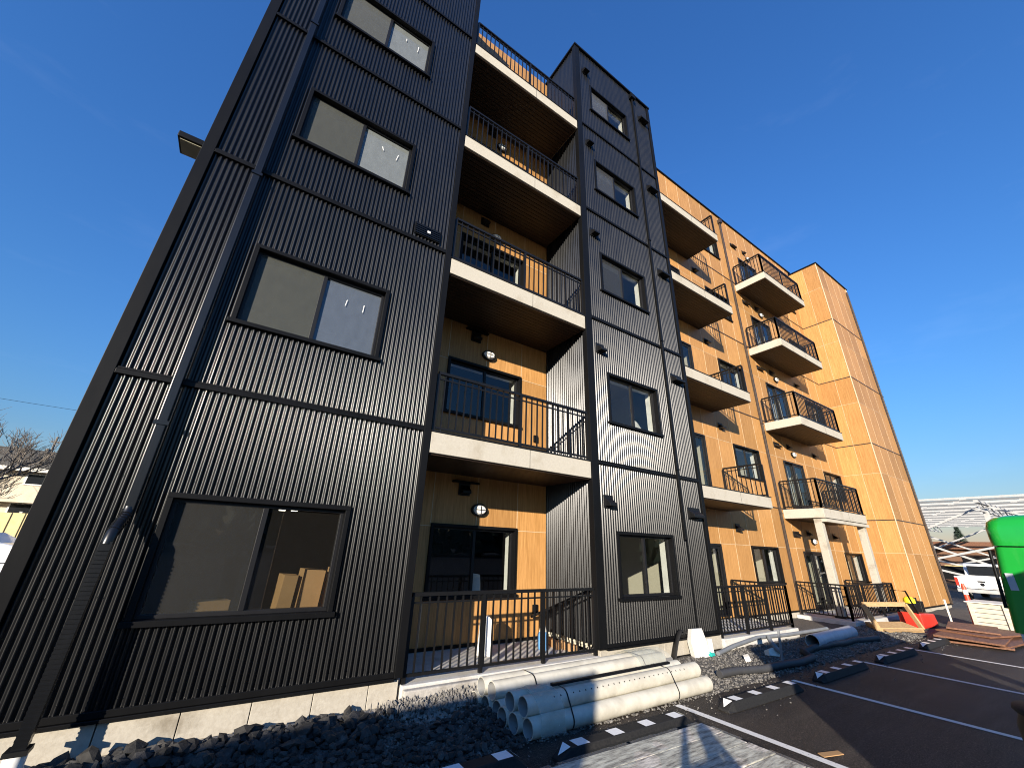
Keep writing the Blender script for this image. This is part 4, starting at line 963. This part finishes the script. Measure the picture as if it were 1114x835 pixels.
# pickup
t = thing('pickup_truck', 'white pickup truck seen from behind between the end box and green container', 'pickup truck', (33.5, 5.3, 0))
g = MB(); g.box(32.0, 34.2, 4.3, 6.28, .55, 1.06); g.box(32.0, 37.0, 6.18, 6.28, .9, 1.1); g.box(32.05, 34.2, 4.3, 4.4, 1.06, 1.1); bd = g.build('body', M['vanwhite'], t, .05)
g = MB(); g.prism([(34.25, .6), (37.6, .6), (37.6, 1.05), (36.3, 1.12), (35.8, 1.72), (34.5, 1.72), (34.25, 1.1)], 'y', 4.32, 6.26); g.build('cab', M['vanwhite'], t, .06)
g = MB(); g.box(34.20, 34.245, 4.5, 6.08, 1.14, 1.6); g.build('rear_window', M['carglass'], t)
g = MB(); g.box(31.93, 31.995, 4.42, 6.16, .60, 1.04); tg = g.build('tailgate', M['vanwhite'], t, .02)
g = MB(); g.box(31.91, 31.928, 5.2, 5.46, .86, .92); g.build('handle', M['black'], tg)
g = MB()
for k in range(14): a = 2 * math.pi * k / 14; 
g.tube([(31.915, 5.33, .76), (31.927, 5.33, .76)], .075, 16); g.build('emblem', M['carglass'], tg)
for y in (4.3, 6.14): g = MB(); g.box(31.96, 31.999, y + (.0 if y > 5 else .0), y + .13, .66, 1.04); g.build('tail_light', M['red'], t)
g = MB(); g.box(31.80, 31.98, 4.3, 6.28, .36, .53); g.build('bumper', M['steel'], t, .03)
for x in (32.8, 36.5):
    for y in (4.3, 6.0): g = MB(); g.tube([(x, y, .36), (x, y + .26, .36)], .36, 20); w = g.build('wheel', M['rubber'], t); g = MB(); g.tube([(x, y - .01, .36), (x, y + .27, .36)], .2, 14); g.build('rim', M['steel'], w)
# parked equipment under the canopy gives the dark clutter there
t = thing('parked_trailer', 'dark flat trailer parked under the canopy behind the pickup', 'trailer', (45, 6, 0))
g = MB(); g.box(44, 47, 3.2, 9.5, .6, .8); g.box(44, 44.08, 3.2, 9.5, .8, 1.5); g.build('bed', M['black'], t)
for y in (4.2, 5.2, 7.2, 8.2): g = MB(); g.tube([(44.2, y, .4), (44.2, y + .25, .4)], .4, 16); g.build('wheel', M['rubber'], t)
g = MB(); g.box(44.4, 46.4, 6.8, 9.0, .82, 1.55); g.build('load', M['fencey'], t)
# conifer
t = thing('conifer_tree', 'dark conifer rising in the gap under the canopy roof', 'tree', (150, 26, 0))
g = MB(); g.tube([(150, 26, 0), (150, 26, 10)], [.35, .06], 8); g.build('trunk', M['bark'], t)
g = MB(); rt = random.Random(3)
for k in range(1500):
    u = rt.random() ** .8; z = 1 + 9.2 * u; rmax = 2.9 * (1 - u) ** .9 + .1; a = rt.uniform(0, 6.283); q = rmax * rt.uniform(.25, 1.0)
    c = Vector((150 + q * math.cos(a), 26 + q * math.sin(a), z - .22 * q)); s = rt.uniform(.25, .5)
    d = Vector((math.cos(a), math.sin(a), -.35)) * s; e = Vector((-math.sin(a), math.cos(a), rt.uniform(-.3, .3))) * s * .45
    g.add([c - d, c + e, c + d, c - e], [(0, 1, 2, 3)], 0, False, rt.random())
g.build('crown', M['conifer'], t)
# hills
mb = MB(); n = 160; vs = []
for i in range(n + 1):
    a = rad(-50 + 200 * i / n); hgt = 60 + 26 * noise.noise(Vector((i * .11, 0, 0))) + 9 * noise.noise(Vector((i * .6, 5, 0)))
    for (dd, f) in ((1300, -.1), (1380, .75), (1430, 1.0), (1490, .4)): vs.append((dd * math.sin(a), dd * math.cos(a), hgt * f * .62))
mb.add(vs, [(4 * i + k, 4 * i + 4 + k, 4 * i + 5 + k, 4 * i + 1 + k) for i in range(n) for k in range(3)], 0, True)
mb.build('hills', M['hill'], kind='structure')

# ------------------------------------------------------------------ BEHIND THE VIEWPOINT: two unseen panels added to throw the foreground shade
def blocker(x0, x1, lab):
    t = thing('sun_blocker', lab, 'blocker', ((x0 + x1) / 2, -1.6, 0), 'added sun blockers behind the viewpoint')
    n = int((x1 - x0) / 1.22) + 1; w = (x1 - x0) / n
    for k in range(n): g = MB(); g.box(x0 + w * k + .003, x0 + w * (k + 1) - .003, -1.62, -1.60, .05, 2.70); g.build('panel', M['formply'], t)  # sheets of the added sun blocker
    for k in range(n + 1): g = MB(); x = min(max(x0 + w * k, x0 + .05), x1 - .05); g.box(x - .045, x + .045, -1.71, -1.622, 0, 2.6); g.build('post', M['lumber'], t)  # posts of the added sun blocker
    return t
blocker(-9.05, -2.93, 'long added plywood hoarding behind and left of the viewpoint')
blocker(1.0, 5.95, 'shorter added plywood hoarding behind and right of the viewpoint')
mb = MB(); rw = random.Random(11)  # unseen trees, added to darken reflections and cut the sky fill
for k in range(240):
    a = rad(rw.uniform(95, 325)); d = rw.uniform(52, 75); x, y = d * math.sin(a), d * math.cos(a); h = rw.uniform(6.5, 10.5) * d / 62; n = 9; base = rw.random() * 6
    for q in range(4):
        z0 = h * (.08 + .2 * q); z1 = h * min(1, .42 + .2 * q); rr = h * (.26 - .05 * q)
        vs = [(x + rr * rw.uniform(.7, 1.2) * math.cos(base + 2 * math.pi * c / n), y + rr * rw.uniform(.7, 1.2) * math.sin(base + 2 * math.pi * c / n), z0 + rw.uniform(-.4, .3)) for c in range(n)] + [(x, y, z1)]
        mb.add(vs, [(c, (c + 1) % n, n) for c in range(n)])
mb.build('added_treeline', M['conifer'], kind='stuff')
# the photographer, whose shadow falls on the boards
def person(px, py, rz):
    V = {}; verts = []; rads = []; edges = []
    def v(n, p, r, par=None):
        V[n] = len(verts); verts.append(p); rads.append(r)
        if par: edges.append((V[par], V[n]))
    v('pelvis', (0, 0, .94), .15); v('waist', (0, 0, 1.08), .135, 'pelvis'); v('chest', (0, .01, 1.28), .16, 'waist'); v('neck', (0, .01, 1.44), .06, 'chest'); v('chin', (0, .03, 1.52), .075, 'neck'); v('head', (0, .02, 1.60), .095, 'chin'); v('crown', (0, .01, 1.67), .07, 'head')
    for sd_ in (-1, 1):
        k = str(sd_)
        v('sh' + k, (.19 * sd_, .01, 1.38), .065, 'chest'); v('el' + k, (.27 * sd_, .17, 1.28), .05, 'sh' + k); v('wr' + k, (.13 * sd_, .30, 1.52), .032, 'el' + k); v('pa' + k, (.10 * sd_, .315, 1.60), .03, 'wr' + k)
        for q in range(4): v('f%d' % q + k, ((.075 - .006 * q) * sd_, .32 + .018 * q - .03, 1.655 - .008 * q), .009, 'pa' + k); v('g%d' % q + k, ((.045 - .004 * q) * sd_, .325 + .018 * q - .03, 1.665 - .006 * q), .008, 'f%d' % q + k)
        v('th' + k, (.07 * sd_, .29, 1.61), .010, 'pa' + k); v('ti' + k, (.05 * sd_, .28, 1.63), .009, 'th' + k)
        v('hp' + k, (.10 * sd_, 0, .86), .10, 'pelvis'); v('kn' + k, (.12 * sd_, .02, .48), .065, 'hp' + k); v('an' + k, (.13 * sd_, 0, .09), .045, 'kn' + k); v('to' + k, (.14 * sd_, .15, .045), .04, 'an' + k)
    me = bpy.data.meshes.new('person'); me.from_pydata(verts, edges, []); me.materials.append(plain('dark_clothing', (.03, .035, .05), .9))
    o = bpy.data.objects.new('person', me); COL.objects.link(o); o.location = (px, py, 0); o.rotation_euler = (0, 0, rad(rz)); o.scale = (.92, .92, .92)
    o.modifiers.new('skin', 'SKIN'); o.modifiers.new('sub', 'SUBSURF').levels = 1
    for i, d in enumerate(me.skin_vertices[0].data): d.radius = (rads[i], rads[i]); d.use_root = (i == 0)
    tag(o, 'person in dark clothes with raised hands standing behind the viewpoint', 'person')
person(.20, -.46, -33)

# ------------------------------------------------------------------ LIGHT, SKY, CAMERA
sd = Vector((-1.2, -1.0, .40)).normalized()                # towards the sun
el = math.asin(sd.z); az = math.atan2(sd.x, sd.y)
W = bpy.data.worlds.new('World'); S.world = W; W.use_nodes = True; nt = W.node_tree
bg = nt.nodes['Background']; sky = N(nt, 'ShaderNodeTexSky', sky_type='NISHITA'); sky.sun_disc = False
sky.sun_elevation = el; sky.sun_rotation = az; sky.altitude = 0; sky.air_density = 2.0; sky.dust_density = 0; sky.ozone_density = 10.0
hs = N(nt, 'ShaderNodeHueSaturation'); hs.inputs['Saturation'].default_value = 1.02
nt.links.new(sky.outputs['Color'], hs.inputs['Color']); skc = mixc(nt, 1.0, hs.outputs['Color'], (1.05, .94, 1.14), 'MULTIPLY')
tcw = N(nt, 'ShaderNodeTexCoord'); mpw = N(nt, 'ShaderNodeMapping'); mpw.inputs['Scale'].default_value = (1.5, 2.5, 9.0); mpw.inputs['Rotation'].default_value = (rad(8), rad(-10), 0)
nt.links.new(tcw.outputs['Generated'], mpw.inputs['Vector']); cl = noise_tex(nt, 1.6, 7, .62, mpw.outputs['Vector'])
cloud = ramp(nt, cl, [(.56, (0, 0, 0)), (.84, (.07, .068, .062))])
nt.links.new(mixc(nt, 1.0, skc, mixc(nt, 1.0, cloud, (2.2, 2.2, 2.2), 'MULTIPLY'), 'ADD'), bg.inputs['Color']); bg.inputs['Strength'].default_value = .12
L = bpy.data.lights.new('sun', 'SUN'); L.energy = 5.0; L.angle = rad(.53); L.color = (1.0, .90, .76)
so = bpy.data.objects.new('sun', L); COL.objects.link(so); so.rotation_euler = sd.to_track_quat('Z', 'Y').to_euler(); so.location = (-12, -10, 14)

cam = bpy.data.cameras.new('camera'); co = bpy.data.objects.new('camera', cam); COL.objects.link(co); S.camera = co
yaw, pit, rol = rad(32.8834), rad(22.2333), rad(2.1611)
fw = Vector((math.sin(yaw) * math.cos(pit), math.cos(yaw) * math.cos(pit), math.sin(pit))); ri = Vector((math.cos(yaw), -math.sin(yaw), 0)); up = ri.cross(fw)
ri2 = ri * math.cos(rol) + up * math.sin(rol); up2 = -ri * math.sin(rol) + up * math.cos(rol)
m = Matrix((ri2, up2, -fw)).transposed().to_4x4(); m.translation = (0, 0, H); co.matrix_world = m
cam.sensor_width = 36; cam.sensor_fit = 'HORIZONTAL'; cam.lens = 36 * 430.918 / 1114; cam.clip_start = .05; cam.clip_end = 4000
vs_ = S.view_settings; vs_.view_transform = 'Standard'; vs_.look = 'None'; vs_.exposure = .95; vs_.gamma = 1
S.render.resolution_x, S.render.resolution_y = 1024, 767
S.cycles.pixel_filter_type = 'BLACKMAN_HARRIS'; S.cycles.filter_width = 1.05; S.cycles.max_bounces = 8; S.cycles.transparent_max_bounces = 16; S.cycles.use_denoising = True
